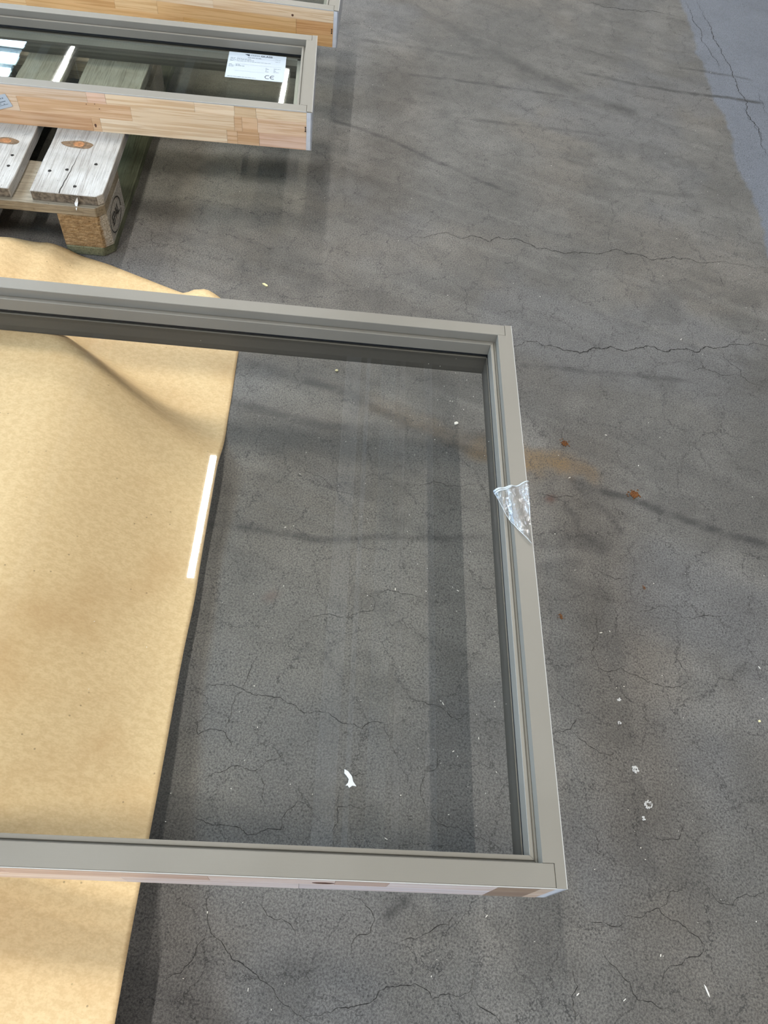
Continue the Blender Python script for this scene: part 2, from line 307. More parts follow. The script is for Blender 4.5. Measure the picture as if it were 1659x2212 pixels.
# ------------------------------------------------------------------ the hall
def hall_poly(name, pts, mat, z0, z1, kind='structure'):
    bm = bmesh.new()
    prism(bm, [tuple(hall(x, y)[:2]) for x, y in pts], z0, z1)
    o = frombm(name, bm, mat); o['kind'] = kind
    return o
X0, X1, Y0, Y1, ZC = -12.0, 14.0, -9.0, 24.0, 6.6
def make_floor():
    """one slab; the part around the camera is finely gridded to carry its wear"""
    gx = np.concatenate([[-16, -6], np.arange(-2.8, -1.3, 0.06), np.arange(-1.25, 1.35, 0.0075), np.arange(1.4, 3.0, 0.06), [6, 18]])
    gy = np.concatenate([[-12, -4], np.arange(-1.5, -0.3, 0.06), np.arange(-0.28, 3.6, 0.0075), np.arange(3.65, 6.0, 0.06), [9, 16, 28]])
    X, Y = np.meshgrid(gx, gy, indexing='ij'); nx, ny = X.shape
    co = np.stack([X.ravel(), Y.ravel(), np.zeros(X.size)], 1)
    i = np.arange((nx - 1) * (ny - 1)); a_ = (i // (ny - 1)) * ny + i % (ny - 1)
    quads = np.stack([a_, a_ + ny, a_ + ny + 1, a_ + 1], 1)
    me = bpy.data.meshes.new('floor')
    me.vertices.add(len(co)); me.vertices.foreach_set('co', co.ravel())
    me.loops.add(quads.size); me.loops.foreach_set('vertex_index', quads.ravel())
    me.polygons.add(len(quads)); me.polygons.foreach_set('loop_start', np.arange(len(quads)) * 4)
    me.polygons.foreach_set('loop_total', np.full(len(quads), 4))
    me.update(); me.validate()
    col, lane, sand, rust = floor_colour(co[:, 0], co[:, 1])
    for nm, rgb in (('wear', col), ('marks', np.stack([lane, sand, rust], 1))):
        at = me.color_attributes.new(nm, 'FLOAT_COLOR', 'POINT')
        at.data.foreach_set('color', np.concatenate([rgb, np.ones((len(co), 1))], 1).astype(np.float32).ravel())
    o = link('floor', me, M_FLOOR); o['kind'] = 'structure'
    return o
floor = make_floor()
floor['label'] = 'dark grey worn concrete hall floor with hairline cracks'

def crack(pts, w):
    """one jagged sliver, its open gap filled with dirt, lying in the floor"""
    fine = []
    for (ax_, ay), (bx_, by) in zip(pts[:-1], pts[1:]):
        L = math.hypot(bx_ - ax_, by - ay)
        lv = [(0.0, 0.0), (1.0, 0.0)]; amp = min(0.16 * L, 0.012)      # midpoint displacement
        while L / (len(lv) - 1) > 0.006:
            nx = [lv[0]]
            for (t0, d0), (t1, d1) in zip(lv[:-1], lv[1:]):
                nx += [((t0 + t1) / 2 + rnd.uniform(-.12, .12) * (t1 - t0), (d0 + d1) / 2 + rnd.uniform(-amp, amp)), (t1, d1)]
            lv = nx; amp *= 0.52
        px, py = -(by - ay) / L, (bx_ - ax_) / L
        for tt, dd in lv[:-1]: fine.append((ax_ + (bx_ - ax_) * tt + px * dd, ay + (by - ay) * tt + py * dd))
    fine.append(tuple(pts[-1]))
    n_ = len(fine); V, Fc = [], []
    for i, (x, y) in enumerate(fine):
        a, b = fine[max(0, i - 1)], fine[min(n_ - 1, i + 1)]
        dx, dy = b[0] - a[0], b[1] - a[1]; L = math.hypot(dx, dy) or 1
        tw = min(1, 0.25 + 3 * min(i, n_ - 1 - i) / n_) * w * 0.001 * rnd.uniform(0.25, 1.0)
        V += [(x - dy / L * tw, y + dx / L * tw, 0.0003), (x + dy / L * tw, y - dx / L * tw, 0.0003)]
        if i: Fc.append((2 * i - 2, 2 * i - 1, 2 * i + 1, 2 * i))
    o = pydata('crack', V, Fc, M_CRACK, floor)
for w, pts in CRACKS: crack(pts, w)

def ceiling_material():
    n = NT('corrugated_steel')
    f = n.noise(n.coord(), 0.7, 3)
    n.base(n.mix(f, (0.05, 0.056, 0.056), (0.07, 0.077, 0.077))); n.rough(0.6); n.spec(0.3)
    return n.mat
M_CEIL = ceiling_material()
M_WALL = plain('hall_wall_grey', (0.09, 0.093, 0.096), 0.7, 0.3, 0, 0.06, 1.0)
M_STEEL = plain('beam_steel', (0.16, 0.19, 0.20), 0.55, 0.4)
M_TRAY = plain('galvanised_tray', (0.58, 0.58, 0.57), 0.6, 0.4, 0.0)
M_HOUSE = plain('lamp_housing', (0.75, 0.76, 0.76), 0.5, 0.4)
def emitter(name, col, k):
    n = NT(name); n.base((0.8, 0.8, 0.8)); n.mat.cycles.emission_sampling = 'FRONT'
    n.b.inputs['Emission Color'].default_value = (*col, 1); n.b.inputs['Emission Strength'].default_value = k
    return n.mat
M_LED = emitter('led_diffuser', (1.0, 0.970, 0.91), LAMP_STRENGTH)
M_SKY = emitter('daylight_pane', (0.55, 0.78, 1.0), SKY_STRENGTH)

# roof with two bands of skylights
SKYL = [(-9.0, -6.2)]
SKY_Y = [(-5.0, -1.8), (0.6, 3.7), (6.1, 9.2), (11.6, 14.7)]
strips = [(X0, SKYL[0][0]), (SKYL[0][1], X1)]
bm = bmesh.new()
for a, b in strips: prism(bm, [tuple(hall(x, y)[:2]) for x, y in ((a, Y0), (b, Y0), (b, Y1), (a, Y1))], ZC, ZC + 0.2)
for a, b in SKYL:
    ys = [Y0] + [v for p_ in SKY_Y for v in p_] + [Y1]
    for i in range(0, len(ys), 2):
        prism(bm, [tuple(hall(x, y)[:2]) for x, y in ((a, ys[i]), (b, ys[i]), (b, ys[i + 1]), (a, ys[i + 1]))], ZC, ZC + 0.2)
o = frombm('ceiling', bm, M_CEIL); o['kind'] = 'structure'
k = 0
for a, b in SKYL:
    for y0, y1 in SKY_Y:
        k += 1
        wn = pydata('window_%d' % k, [tuple(hall(x, y, ZC + 0.12)) for x, y in ((a, y0), (a, y1), (b, y1), (b, y0))], [(0, 1, 2, 3)], M_SKY); wn['kind'] = 'structure'
        nb = 6
        for i in range(1, nb):
            yy = y0 + (y1 - y0) * i / nb
            bm = bmesh.new(); prism(bm, [tuple(hall(x, y)[:2]) for x, y in ((a, yy - .03), (b, yy - .03), (b, yy + .03), (a, yy + .03))], ZC + 0.02, ZC + 0.10)
            frombm('glazing_bar', bm, M_STEEL, wn)
for nm, pts in (('wall_left', [(X0 - .2, Y0), (X0, Y0), (X0, Y1), (X0 - .2, Y1)]), ('wall_right', [(X1, Y0), (X1 + .2, Y0), (X1 + .2, Y1), (X1, Y1)]),
                ('wall_back', [(X0, Y1), (X1, Y1), (X1, Y1 + .2), (X0, Y1 + .2)]), ('wall_front', [(X0, Y0 - .2), (X1, Y0 - .2), (X1, Y0), (X0, Y0)])):
    hall_poly(nm, pts, M_WALL, 0.0, ZC)
k = 4
M_DAY = emitter('added_daylight_pane', (0.62, 0.78, 1.0), DAY_STRENGTH)
M_DAYL = emitter('added_blue_pane', (0.42, 0.66, 1.0), DAY_STRENGTH * 3.2)
for x0 in (-9, -4, 1, 6):                                   # unseen glowing gates, added behind the viewer to brighten the sides facing it
    k += 1
    pydata('window_%d' % k, [tuple(hall(x, Y0 + .03, z)) for x, z in ((x0, .3), (x0 + 3.4, .3), (x0 + 3.4, 3.6), (x0, 3.6))], [(3, 2, 1, 0)], M_DAY)['kind'] = 'structure'
for y0 in (-5, 2, 9):                                       # unseen left wall windows, added for blue light on left-facing sides
    k += 1
    pydata('window_%d' % k, [tuple(hall(X0 + .03, y, z)) for y, z in ((y0, .5), (y0 + 4, .5), (y0 + 4, 3.8), (y0, 3.8))], [(0, 1, 2, 3)], M_DAYL)['kind'] = 'structure'
k = 0
for x in (-5.7, -3.2, 0.55, 4.3, 6.9):                       # roof beams along the hall
    k += 1
    hall_poly('trim_%d' % k, [(x, Y0 + .01), (x + .16, Y0 + .01), (x + .16, Y1 - .01), (x, Y1 - .01)], M_STEEL, ZC - 0.28, ZC)
for x, w in ((0.06, 0.20), (0.34, 0.05), (0.80, 0.06), (1.12, 0.10)):                      # cable trays hung under the roof
    k += 1
    hall_poly('trim_%d' % k, [(x, Y0 + .01), (x + w, Y0 + .01), (x + w, Y1 - .01), (x, Y1 - .01)], M_TRAY, ZC - 0.10, ZC)

# ------------------------------------------------------------------ ceiling lamps (linear LED fittings in rows)
def make_lamp():
    r = empty('ceiling_lamp', (0, 0, 0), HALL)
    bm = bmesh.new(); box(bm, -0.055, 0.055, -0.79, 0.79, 0.0, 0.06)
    for s in (-1, 1):                                 # side lips shield the diffuser
        box(bm, s * 0.045 - 0.01, s * 0.045 + 0.01, -0.79, 0.79, -0.03, 0.0)
        box(bm, -0.035, 0.035, s * 0.78 - 0.01, s * 0.78 + 0.01, -0.03, 0.0)
    frombm('lamp_housing', bm, M_HOUSE, r)
    pydata('diffuser', [(-.034, -.769, -.004), (.034, -.769, -.004), (.034, .769, -.004), (-.034, .769, -.004)], [(0, 3, 2, 1)], M_LED, r)
    for s in (-1, 1):
        bm = bmesh.new(); box(bm, -0.006, 0.006, s * 0.6 - 0.006, s * 0.6 + 0.006, 0.06, 0.6)
        frombm('suspension_rod', bm, M_STEEL, r)
    return r
lamp0 = make_lamp(); first = True
LAMP_ROWS = {-8.5: (-1.9, 4.19, 8.4, 12.57), -4.93: (-8.1, -1.9, 4.19, 8.4, 12.57, 18.8), -1.34: (-8.1, -1.9, 4.19, 8.4, 12.57, 18.8), 2.40: (-1.9, 4.19, 8.4, 18.8)}
for xr in LAMP_ROWS:
    for yc in LAMP_ROWS[xr]:
        if first: l = lamp0; first = False
        else:
            l = lamp0.copy(); C.objects.link(l)
            for ch in lamp0.children:
                c_ = ch.copy(); C.objects.link(c_); c_.parent = l
        l.location = hall(xr, yc, 6.0)
        near = xr == -1.34 and yc == 4.19
        tag(l, 'lit white linear ceiling lamp mirrored as a bright bar in the large pane' if near else
            'lit white linear ceiling lamp in a row under the roof', 'ceiling lamp', 'linear ceiling lamps under the roof')
        if near: del l['group']

# ------------------------------------------------------------------ timber, paint, glass materials
def pine_material():
    n = NT('pine_lamella')
    P = n.coord()
    oi = n.N.new('ShaderNodeObjectInfo')
    off = n.vmath('SCALE', (3.7, 1.9, 5.3), None); off.node.inputs['Scale'].default_value = 1
    n.L.new(n.math('MULTIPLY', oi.outputs['Random'], 3.0), off.node.inputs['Scale'])
    Q = n.vmath('ADD', P, off)
    ln = n.noise(n.mapping(Q, scale=(1.4, 60, 60)), 3.2, 4, 0.6, 0.6)
    ln2 = n.noise(n.mapping(Q, scale=(4, 260, 260)), 3.0, 3, 0.6)
    bl = n.noise(n.mapping(Q, scale=(4, 10, 10)), 2.0, 3)
    c = n.mix(n.ramp(ln, 0.44, 0.60, 0, 0.9), oi.outputs['Color'], n.mix(1.0, oi.outputs['Color'], (0.80, 0.68, 0.56), 'MULTIPLY'))
    c = n.mix(n.ramp(ln2, 0.5, 0.75, 0, 0.35), c, n.mix(1.0, oi.outputs['Color'], (0.78, 0.66, 0.55), 'MULTIPLY'))
    c = n.mix(n.ramp(bl, 0.35, 0.7, 0, 0.3), c, n.mix(1.0, oi.outputs['Color'], (1.1, 1.02, 0.92), 'MULTIPLY'))
    n.base(c); n.rough(0.5); n.spec(0.35)
    n.bump(ln2, 0.08, 0.0005)
    return n.mat
M_PINE = pine_material()

def paint_material():
    n = NT('taupe_paint')
    P = n.coord()
    gx = n.noise(n.mapping(P, scale=(3, 90, 90)), 4.0, 3, 0.6)
    bl = n.noise(P, 5.0, 3)
    sp = n.noise(P, 700.0, 2)
    n.base(n.mix(n.ramp(bl, 0.3, 0.7), (0.215, 0.194, 0.160), (0.235, 0.213, 0.177)))
    n.rough(n.ramp(bl, 0.3, 0.7, 0.36, 0.46)); n.spec(0.36)
    n.bump(n.math('ADD', n.math('MULTIPLY', gx, 0.5), n.math('MULTIPLY', sp, 0.35)), 0.10, 0.0006)
    return n.mat
M_PAINT = paint_material()
M_EDGE = plain('edge_highlight', (0.46, 0.44, 0.41), 0.45, 0.4)  # pale colour painting the highlight on the frame's top edges
M_ENDW = plain('primed_end', (0.62, 0.62, 0.64), 0.55, 0.4, 0, 0.05, 60)
M_INNER_SHADE = plain('dark_brown_shade', (0.070, 0.064, 0.054), 0.5, 0.35)  # dark colour painting the shade on the inner walls under the glass
M_GASKET = plain('black_gasket', (0.006, 0.007, 0.010), 0.45, 0.3)
M_KNOT = plain('dark_knot', (0.10, 0.045, 0.030), 0.6, 0.3, 0, 0.3, 300)
M_STAPLE = plain('dark_staple', (0.035, 0.025, 0.02), 0.5, 0.4, 0.5)
def spacer_material():
    n = NT('perforated_spacer')
    P = n.coord()
    w = n.N.new('ShaderNodeTexWave'); w.bands_direction = 'X'; w.inputs['Scale'].default_value = 90
    n.L.new(P, w.inputs['Vector'])
    n.base(n.mix(n.ramp(w.outputs['Fac'], 0.6, 0.9, 0, 0.5), (0.40, 0.41, 0.39), (0.15, 0.15, 0.14)))
    n.rough(0.35); n.b.inputs['Metallic'].default_value = 0.3
    return n.mat
M_SPACER = spacer_material()

def glass_material(name, tint, ior=1.5, dust=0.02):
    """architectural pane: clear tinted body with a Fresnel reflection and a trace of dust"""
    n = NT(name)
    n.N.remove(n.b)
    tr = n.N.new('ShaderNodeBsdfTransparent'); tr.inputs[0].default_value = (*tint, 1)
    gl = n.N.new('ShaderNodeBsdfGlossy'); gl.inputs['Roughness'].default_value = 0.012
    gl.inputs[0].default_value = (1.0, 1.0, 0.98, 1)
    fr = n.N.new('ShaderNodeFresnel')
    ge = n.N.new('ShaderNodeNewGeometry')            # same reflectance on entering and leaving a pane this thin
    n.L.new(n.math('MULTIPLY_ADD', ge.outputs['Backfacing'], 1 / ior - ior, ior), fr.inputs['IOR'])
    mx = n.N.new('ShaderNodeMixShader')
    n.L.new(fr.outputs[0], mx.inputs[0]); n.L.new(tr.outputs[0], mx.inputs[1]); n.L.new(gl.outputs[0], mx.inputs[2])
    df = n.N.new('ShaderNodeBsdfDiffuse'); df.inputs[0].default_value = (0.7, 0.69, 0.66, 1)
    m2 = n.N.new('ShaderNodeMixShader'); m2.inputs[0].default_value = dust; n.L.new(mx.outputs[0], m2.inputs[1]); n.L.new(df.outputs[0], m2.inputs[2])
    n.L.new(m2.outputs[0], n.out.inputs['Surface'])
    return n.mat
M_GLASS = glass_material('clear_pane', (0.985, 0.985, 0.975), 1.5, 0.006)
M_GLASS2 = glass_material('coated_pane', (0.958, 0.962, 0.932), 1.5, 0.002)

# ------------------------------------------------------------------ window frames
T = 0.089
def srgb(r, g, b):
    f = lambda c: (c / 255 / 12.92) if c <= 10 else ((c / 255 + 0.055) / 1.055) ** 2.4
    return (f(r), f(g), f(b))

def make_frame(name, loc, rz, W, L, step, zgd, pane_mats, blocks, label, spacer=False, knots=(), staples=()):
    r = empty(name, loc, rz)
    tag(r, label, 'window frame', None, 'thing')
    zg = T - zgd; zgb = zg - 0.006
    FW, IW, GW, LAP, CL = 0.026, 0.036, 0.0305, 0.0122, 0.003
    rail = [(CL, 0.0005), (IW, 0.0005), (IW, zgb), (FW, zgb), (FW, T), (0.0006, T), (0.0006, T - 0.0022), (CL, T - 0.0022)]
    # near rail and far rail run nearly through to the outer edge of the stiles
    rails = {}
    for nm, org, dr, inw in (('bottom_rail', (0, 0, 0), (-1, 0, 0), (0, 1, 0)), ('top_rail', (0, L, 0), (-1, 0, 0), (0, -1, 0))):
        bm = bmesh.new(); sweep(bm, rail, org, dr, inw, LAP + 0.0004, W - LAP - 0.0004)
        rails[nm] = frombm(nm, bm, M_PAINT, r, 0.0007)
    for nm, org, dr, inw in (('stile', (0, 0, 0), (0, 1, 0), (-1, 0, 0)), ('stile', (-W, 0, 0), (0, 1, 0), (1, 0, 0))):
        bm = bmesh.new()
        for t0, t1 in ((CL, FW + 0.0003), (L - FW - 0.0003, L - CL)):
            sweep(bm, [(CL, 0.0005), (LAP, 0.0005), (LAP, T), (0.0006, T), (0.0006, T - 0.0022), (CL, T - 0.0022)], org, dr, inw, t0, t1)
        for t0, t1 in ((0.0004, CL), (L - CL, L - 0.0004)):
            sweep(bm, [(0.0006, T - 0.0021), (LAP, T - 0.0021), (LAP, T), (0.0006, T)], org, dr, inw, t0, t1)
        sweep(bm, rail, org, dr, inw, FW + 0.0003, L - FW - 0.0003)
        st = frombm(nm, bm, M_PAINT, r)
        bm = bmesh.new(); sweep(bm, [(0, 0), (CL, 0), (CL, T - 0.0024), (0, T - 0.0024)], org, dr, inw, 0, L)
        frombm('white_side', bm, M_ENDW, st)
        for t0, t1 in ((0, CL), (L - CL, L)):
            bm = bmesh.new(); sweep(bm, [(0, 0), (LAP, 0), (LAP, T - 0.0022), (0, T - 0.0022)], org, dr, inw, t0, t1)
            frombm('end_grain', bm, M_ENDW, st)
        bm = bmesh.new(); sweep(bm, [(-0.0003, T - 0.0024), (0.0006, T - 0.0024), (0.0006, T + 0.0001), (-0.0003, T + 0.0001)], org, dr, inw, 0, L)  # stile edge highlight, painted as a thin pale strip
        frombm('edge_highlight', bm, M_EDGE, st)
    # edge highlight painted as a pale strip along the near rail
    for nm, y0, y1 in (('bottom_rail', -0.0003, 0.0006),):
        bm = bmesh.new(); box(bm, -W + LAP, -LAP, y0, y1, T - 0.0026, T + 0.0001)
        frombm('edge_highlight', bm, M_EDGE, rails[nm])
    # finger jointed lamellas on the outer side of the near rail; plain ones behind
    for x0, x1, z0, z1, col in blocks:
        x0 = max(x0, -W + LAP); x1 = min(x1, -LAP)
        bm = bmesh.new(); dy = rnd.uniform(0, 0.0003)
        box(bm, x0 + 0.0002, x1 - 0.0002, -dy, CL, z0, min(z1, T - 0.0026))
        frombm('lamella', bm, M_PINE, rails['bottom_rail'], 0, color=col)
    for i in range(3):
        xs = [-W + LAP] + sorted(rnd.uniform(-W + .1, -.1) for _ in range(3)) + [-LAP]
        for a, b in zip(xs[:-1], xs[1:]):
            bm = bmesh.new(); box(bm, a, b, L - CL, L, T / 3 * i, min(T / 3 * (i + 1), T - 0.0026))
            frombm('lamella', bm, M_PINE, rails['top_rail'], 0, color=srgb(222, 190, 150))
    for x, z, a, b in knots:
        V = [(x + a * math.cos(t) * (1 + .15 * math.sin(3 * t)), -0.0006, z + b * math.sin(t)) for t in [i * math.pi / 8 for i in range(16)]]
        V2 = [(v[0], 0.001, v[2]) for v in V]
        pydata('knot', V + V2, [tuple(range(16))] + [(i, (i + 1) % 16, 16 + (i + 1) % 16, 16 + i) for i in range(16)], M_KNOT, rails['bottom_rail'])
    for x, z in staples:
        bm = bmesh.new(); box(bm, x - 0.0007, x + 0.0007, -0.0012, 0.001, z - 0.005, z + 0.005)
        for s in (-1, 1): box(bm, x - 0.0016, x + 0.0016, -0.0010, 0.001, z + s * 0.005 - 0.0008, z + s * 0.005 + 0.0008)
        frombm('staple', bm, M_STAPLE, rails['bottom_rail'])
    # mitred glazing beads and gasket
    bead = [(IW, zg + 0.0004), (IW, T - step), (GW, T - step), (GW, T - step - 0.0018), (FW + 0.0002, T - step - 0.0018), (FW + 0.0002, zg + 0.0004)]
    gas = [(IW - 0.001, zg + 0.0002), (IW + 0.00025, zg + 0.0002), (IW + 0.00025, zg + 0.0036), (IW - 0.001, zg + 0.0036)]
    for org, dr, inw, ln in (((0, 0, 0), (-1, 0, 0), (0, 1, 0), W), ((0, L, 0), (-1, 0, 0), (0, -1, 0), W), ((0, 0, 0), (0, 1, 0), (-1, 0, 0), L), ((-W, 0, 0), (0, 1, 0), (1, 0, 0), L)):
        bm = bmesh.new(); sweep(bm, bead, org, dr, inw, 0, ln, 1, 1)
        bo = frombm('glazing_bead', bm, M_PAINT, r, 0.0006)
        bm = bmesh.new(); sweep(bm, [(IW - 0.0005, 0.0004), (IW + 0.0003, 0.0004), (IW + 0.0003, zgb - 0.0002), (IW - 0.0005, zgb - 0.0002)], org, dr, inw, 0, ln, 1, 1)  # shade below the glass, painted as a dark strip on the inner wall
        frombm('inner_shade_strip', bm, M_INNER_SHADE, r)
        bm = bmesh.new(); sweep(bm, gas, org, dr, inw, 0, ln, 1, 1)
        frombm('gasket', bm, M_GASKET, bo)
    # panes
    z = zg
    for i, gm in enumerate(pane_mats):
        bm = bmesh.new(); box(bm, -W + FW + .001, -FW - .001, FW + .001, L - FW - .001, z - 0.005, z)
        frombm('glass_pane', bm, gm, r)
        z -= 0.019
    if spacer:
        for a in (('y', IW + 0.002), ('y', L - IW - 0.010), ('x', -IW - 0.010), ('x', -W + IW + 0.002)):
            bm = bmesh.new()
            if a[0] == 'y': box(bm, -W + IW, -IW, a[1], a[1] + 0.008, zg - 0.019, zg - 0.0052)
            else: box(bm, a[1], a[1] + 0.008, IW, L - IW, zg - 0.019, zg - 0.0052)
            frombm('spacer_bar', bm, M_SPACER, r)
    return r

CREAM, STRIPE, TAN, PINK, PALE = srgb(230, 206, 174), srgb(222, 188, 152), srgb(216, 182, 146), srgb(228, 196, 174), srgb(236, 215, 186)
zA, zB = 0.064, 0.031
F2_BLOCKS = [(-1.6, -.484, zA, T, srgb(214, 190, 165)), (-.484, -.4445, zA, T, PINK), (-.4445, -.256, zA, T, CREAM), (-.256, -.170, zA, T, PALE), (-.170, -.123, zA, T, srgb(216, 188, 152)), (-.123, 0, zA, T, CREAM),
    (-1.6, -.95, zB, zA, TAN), (-.95, -.6334, zB, zA, srgb(222, 196, 168)), (-.6334, -.395, zB, zA, STRIPE), (-.395, -.172, zB, zA, CREAM), (-.172, -.155, zB, zA, TAN), (-.155, -.1205, zB, zA, STRIPE), (-.1205, 0, zB, zA, srgb(230, 200, 170)),
    (-1.6, -.4846, 0, zB, srgb(214, 176, 140)), (-.4846, -.466, 0, zB, STRIPE), (-.466, -.190, 0, zB, PALE), (-.190, -.167, 0, zB, STRIPE), (-.167, -.118, 0, zB, TAN), (-.118, 0, 0, zB, PINK)]
frame2 = make_frame('window_frame', (-0.3215, 1.58996, 0.1443), R(10.014), 1.56, 0.3424, 0.0135, 0.035, [M_GLASS2, M_GLASS2], F2_BLOCKS,
    'narrow taupe window frame with pine side and white stickered glass, overhanging the pallet', True,
    [(-.4783, .0135, .0022, .004), (-.470, .062, .0008, .0009), (-.488, .060, .0008, .0009), (-.462, .052, .0008, .0009)], [(-.0144, .049)])
OR1, OR2, OR3 = srgb(226, 190, 140), srgb(234, 204, 158), srgb(216, 174, 122)
F3_BLOCKS = [(-1.6, -.80, .058, T, OR2), (-.80, -.32, .058, T, PALE), (-.32, 0, .058, T, CREAM),
    (-1.6, -.572, .028, .058, OR1), (-.572, -.464, .028, .058, OR2), (-.464, -.1085, .028, .058, OR1), (-.1085, 0, .028, .058, srgb(214, 168, 118)),
    (-1.6, -.80, 0, .028, OR2), (-.80, -.40, 0, .028, OR1), (-.40, -.1085, 0, .028, srgb(224, 184, 126)), (-.1085, 0, 0, .028, OR3)]
frame3 = make_frame('window_frame', (-0.35655, 2.07255, 0.1443), R(7.415), 1.56, 0.3424, 0.0135, 0.035, [M_GLASS2, M_GLASS2], F3_BLOCKS,
    'taupe window frame with golden pine side behind the stickered one, at the top edge', True, [(-.1176, .0655, .003, .0028)], [(-.0157, .039)])
LIL, ROSE, BRN = srgb(226, 208, 200), srgb(208, 182, 170), srgb(160, 136, 116)
F1_BLOCKS = [(-1.7, -.62, .046, T, ROSE), (-.62, -.40, .046, T, srgb(212, 186, 172)), (-.40, -.26, .046, T, LIL), (-.26, -.20, .046, T, srgb(198, 172, 158)), (-.20, -.078, .046, T, srgb(226, 212, 208)), (-.078, -.029, .046, T, BRN), (-.029, 0, .046, T, srgb(206, 186, 168)),
    (-1.7, -.50, 0, .046, srgb(232, 212, 198)), (-.50, -.30, 0, .046, srgb(222, 208, 204)), (-.30, -.078, 0, .046, srgb(216, 204, 204)), (-.078, -.029, 0, .046, srgb(150, 126, 108)), (-.029, 0, 0, .046, srgb(214, 192, 174))]
frame1 = make_frame('window_frame', (0.28214, 0.14008, 0.1460), R(7.778), 1.62, 0.9006, 0.016, 0.0435, [M_GLASS], F1_BLOCKS,
    'large taupe window frame with one clear pane lying over the brown paper in the foreground', False, [(-.273, .062, .012, .006)])

# ------------------------------------------------------------------ sticker on the glass and on the timber
M_LABEL = plain('white_label', (0.47, 0.52, 0.57), 0.45, 0.4)
M_INK = plain('label_ink', (0.03, 0.035, 0.05), 0.6, 0.3)
M_INK2 = plain('label_grey_print', (0.17, 0.20, 0.23), 0.6, 0.3)
zgl = 0.1443 + T - 0.035
a10 = R(10.014)
def f2w(x, y, z): 
    p_ = rot2(x, y, a10); return (p_[0] - 0.3215, p_[1] + 1.58996, z)
lab = empty('glass_sticker', f2w(-.2102, .1776, zgl + 0.0002), a10 + R(0.2))
tag(lab, 'white printed sticker with a CE mark on the glass of the narrow frame', 'sticker')
LW, LH = 0.1376, 0.1180
bm = bmesh.new(); box(bm, 0, LW, 0, LH, 0, 0.0003); frombm('sticker_sheet', bm, M_LABEL, lab)
zt = 0.0005
def tl(name, body, x, y, size, mat=M_INK, bold=0.0, sx=1.0, align='LEFT'):
    return text_mesh(name, body, size, mat, lab, Matrix.Translation((x, y, zt)), align, bold, sx)
tl('lettering', 'PRESS', .052, .1085, .0092, M_INK2, 0, 0.95)
tl('lettering', 'GLASS', .0765, .1085, .0100, M_INK, 0.00025, 1.0)
pydata('logo_mark', [(.0375, .1125, zt), (.0495, .1125, zt), (.0495, .1035, zt)], [(2, 1, 0)], M_INK, lab)
for ox, kind in ((.0985, 'C'), (.1105, 'E')):     # the CE mark drawn as round strokes
    V, Fc = [], []
    for i in range(15):
        t = R(60 + 240 * i / 14)
        for rr in (.0052, .0068): V.append((ox + rr * math.cos(t), .016 + rr * 1.25 * math.sin(t), zt))
        if i: Fc.append((2 * i - 2, 2 * i - 1, 2 * i + 1, 2 * i))
    if kind == 'E':
        b0 = len(V); V += [(ox - .006, .0152, zt), (ox + .002, .0152, zt), (ox + .002, .0168, zt), (ox - .006, .0168, zt)]; Fc.append((b0, b0 + 1, b0 + 2, b0 + 3))
    pydata('ce_mark', V, Fc, M_INK, lab)
bm = bmesh.new()                                   # unreadable fine print
def bar(x, y, w, h=.0016): 
    v = [bm.verts.new(q_) for q_ in ((x, y, zt), (x + w, y, zt), (x + w, y + h, zt), (x, y + h, zt))]; bm.faces.new(v)
def words(x, y, w, h=.0016):
    e = x + w
    while x < e - .001:
        k_ = min(rnd.uniform(.003, .009), e - x); bar(x, y, k_, h); x += k_ + .0013
words(.046, .0965, .034, .002)
for i, (x, w) in enumerate(((.005, .012), (.005, .011), (.005, .014), (.005, .010))): words(x, .0905 - i * .0048, w)
words(.0205, .0885, .036); words(.0205, .0835, .042); words(.021, .0775, .082, .0012)
for i, (x, w) in enumerate(((.004, .008), (.004, .013), (.004, .012))): words(x, .0600 - i * .0048, w)
words(.020, .0600, .010, .002); words(.020, .0548, .021, .002)
words(.005, .0052, .066, .0016)
for i in range(4): words(.091, .0545 - i * .0052, (.006, .009, .004, .010)[i]); words(.1105, .0545 - i * .0052, (.016, .004, .006, .013)[i])
words(.112, .098, .012, .001); words(.112, .088, .012, .001)
frombm('fine_print', bm, M_INK2, lab)['kind'] = 'stuff'
bm = bmesh.new()
bar(.018, .0640, .11, .0004); bar(.02, .0330, .07, .0004); bar(.02, .0945, .105, .0004)
frombm('ruled_line', bm, M_INK2, lab)['kind'] = 'stuff'

def ws(x, z):   # sticker on the outer pine side
    p_ = rot2(x, -0.0009, a10); return (p_[0] - 0.3215, p_[1] + 1.58996, z)
q4 = [(-.6942, .1995), (-.655, .2108), (-.6465, .1850), (-.6870, .1715)]
V = [Vector(ws(*p_)) for p_ in q4]
nrm = Vector((math.sin(a10), -math.cos(a10), 0)) * 0.0004
st_ = empty('timber_sticker', sum(V, Vector()) / 4, 0)
tag(st_, 'small tilted white sticker on the pine side at the left edge', 'sticker')
c0 = sum(V, Vector()) / 4
pydata('sticker_sheet', [tuple(v - c0) for v in V] + [tuple(v - c0 + nrm) for v in V], [(4, 5, 6, 7), (0, 3, 2, 1), (0, 1, 5, 4), (1, 2, 6, 5), (2, 3, 7, 6), (3, 0, 4, 7)], M_LABEL, st_)
def lerp4(s, t): 
    return V[0].lerp(V[1], s).lerp(V[3].lerp(V[2], s), t) - c0 + nrm * 1.5
Vv, Ff = [], []
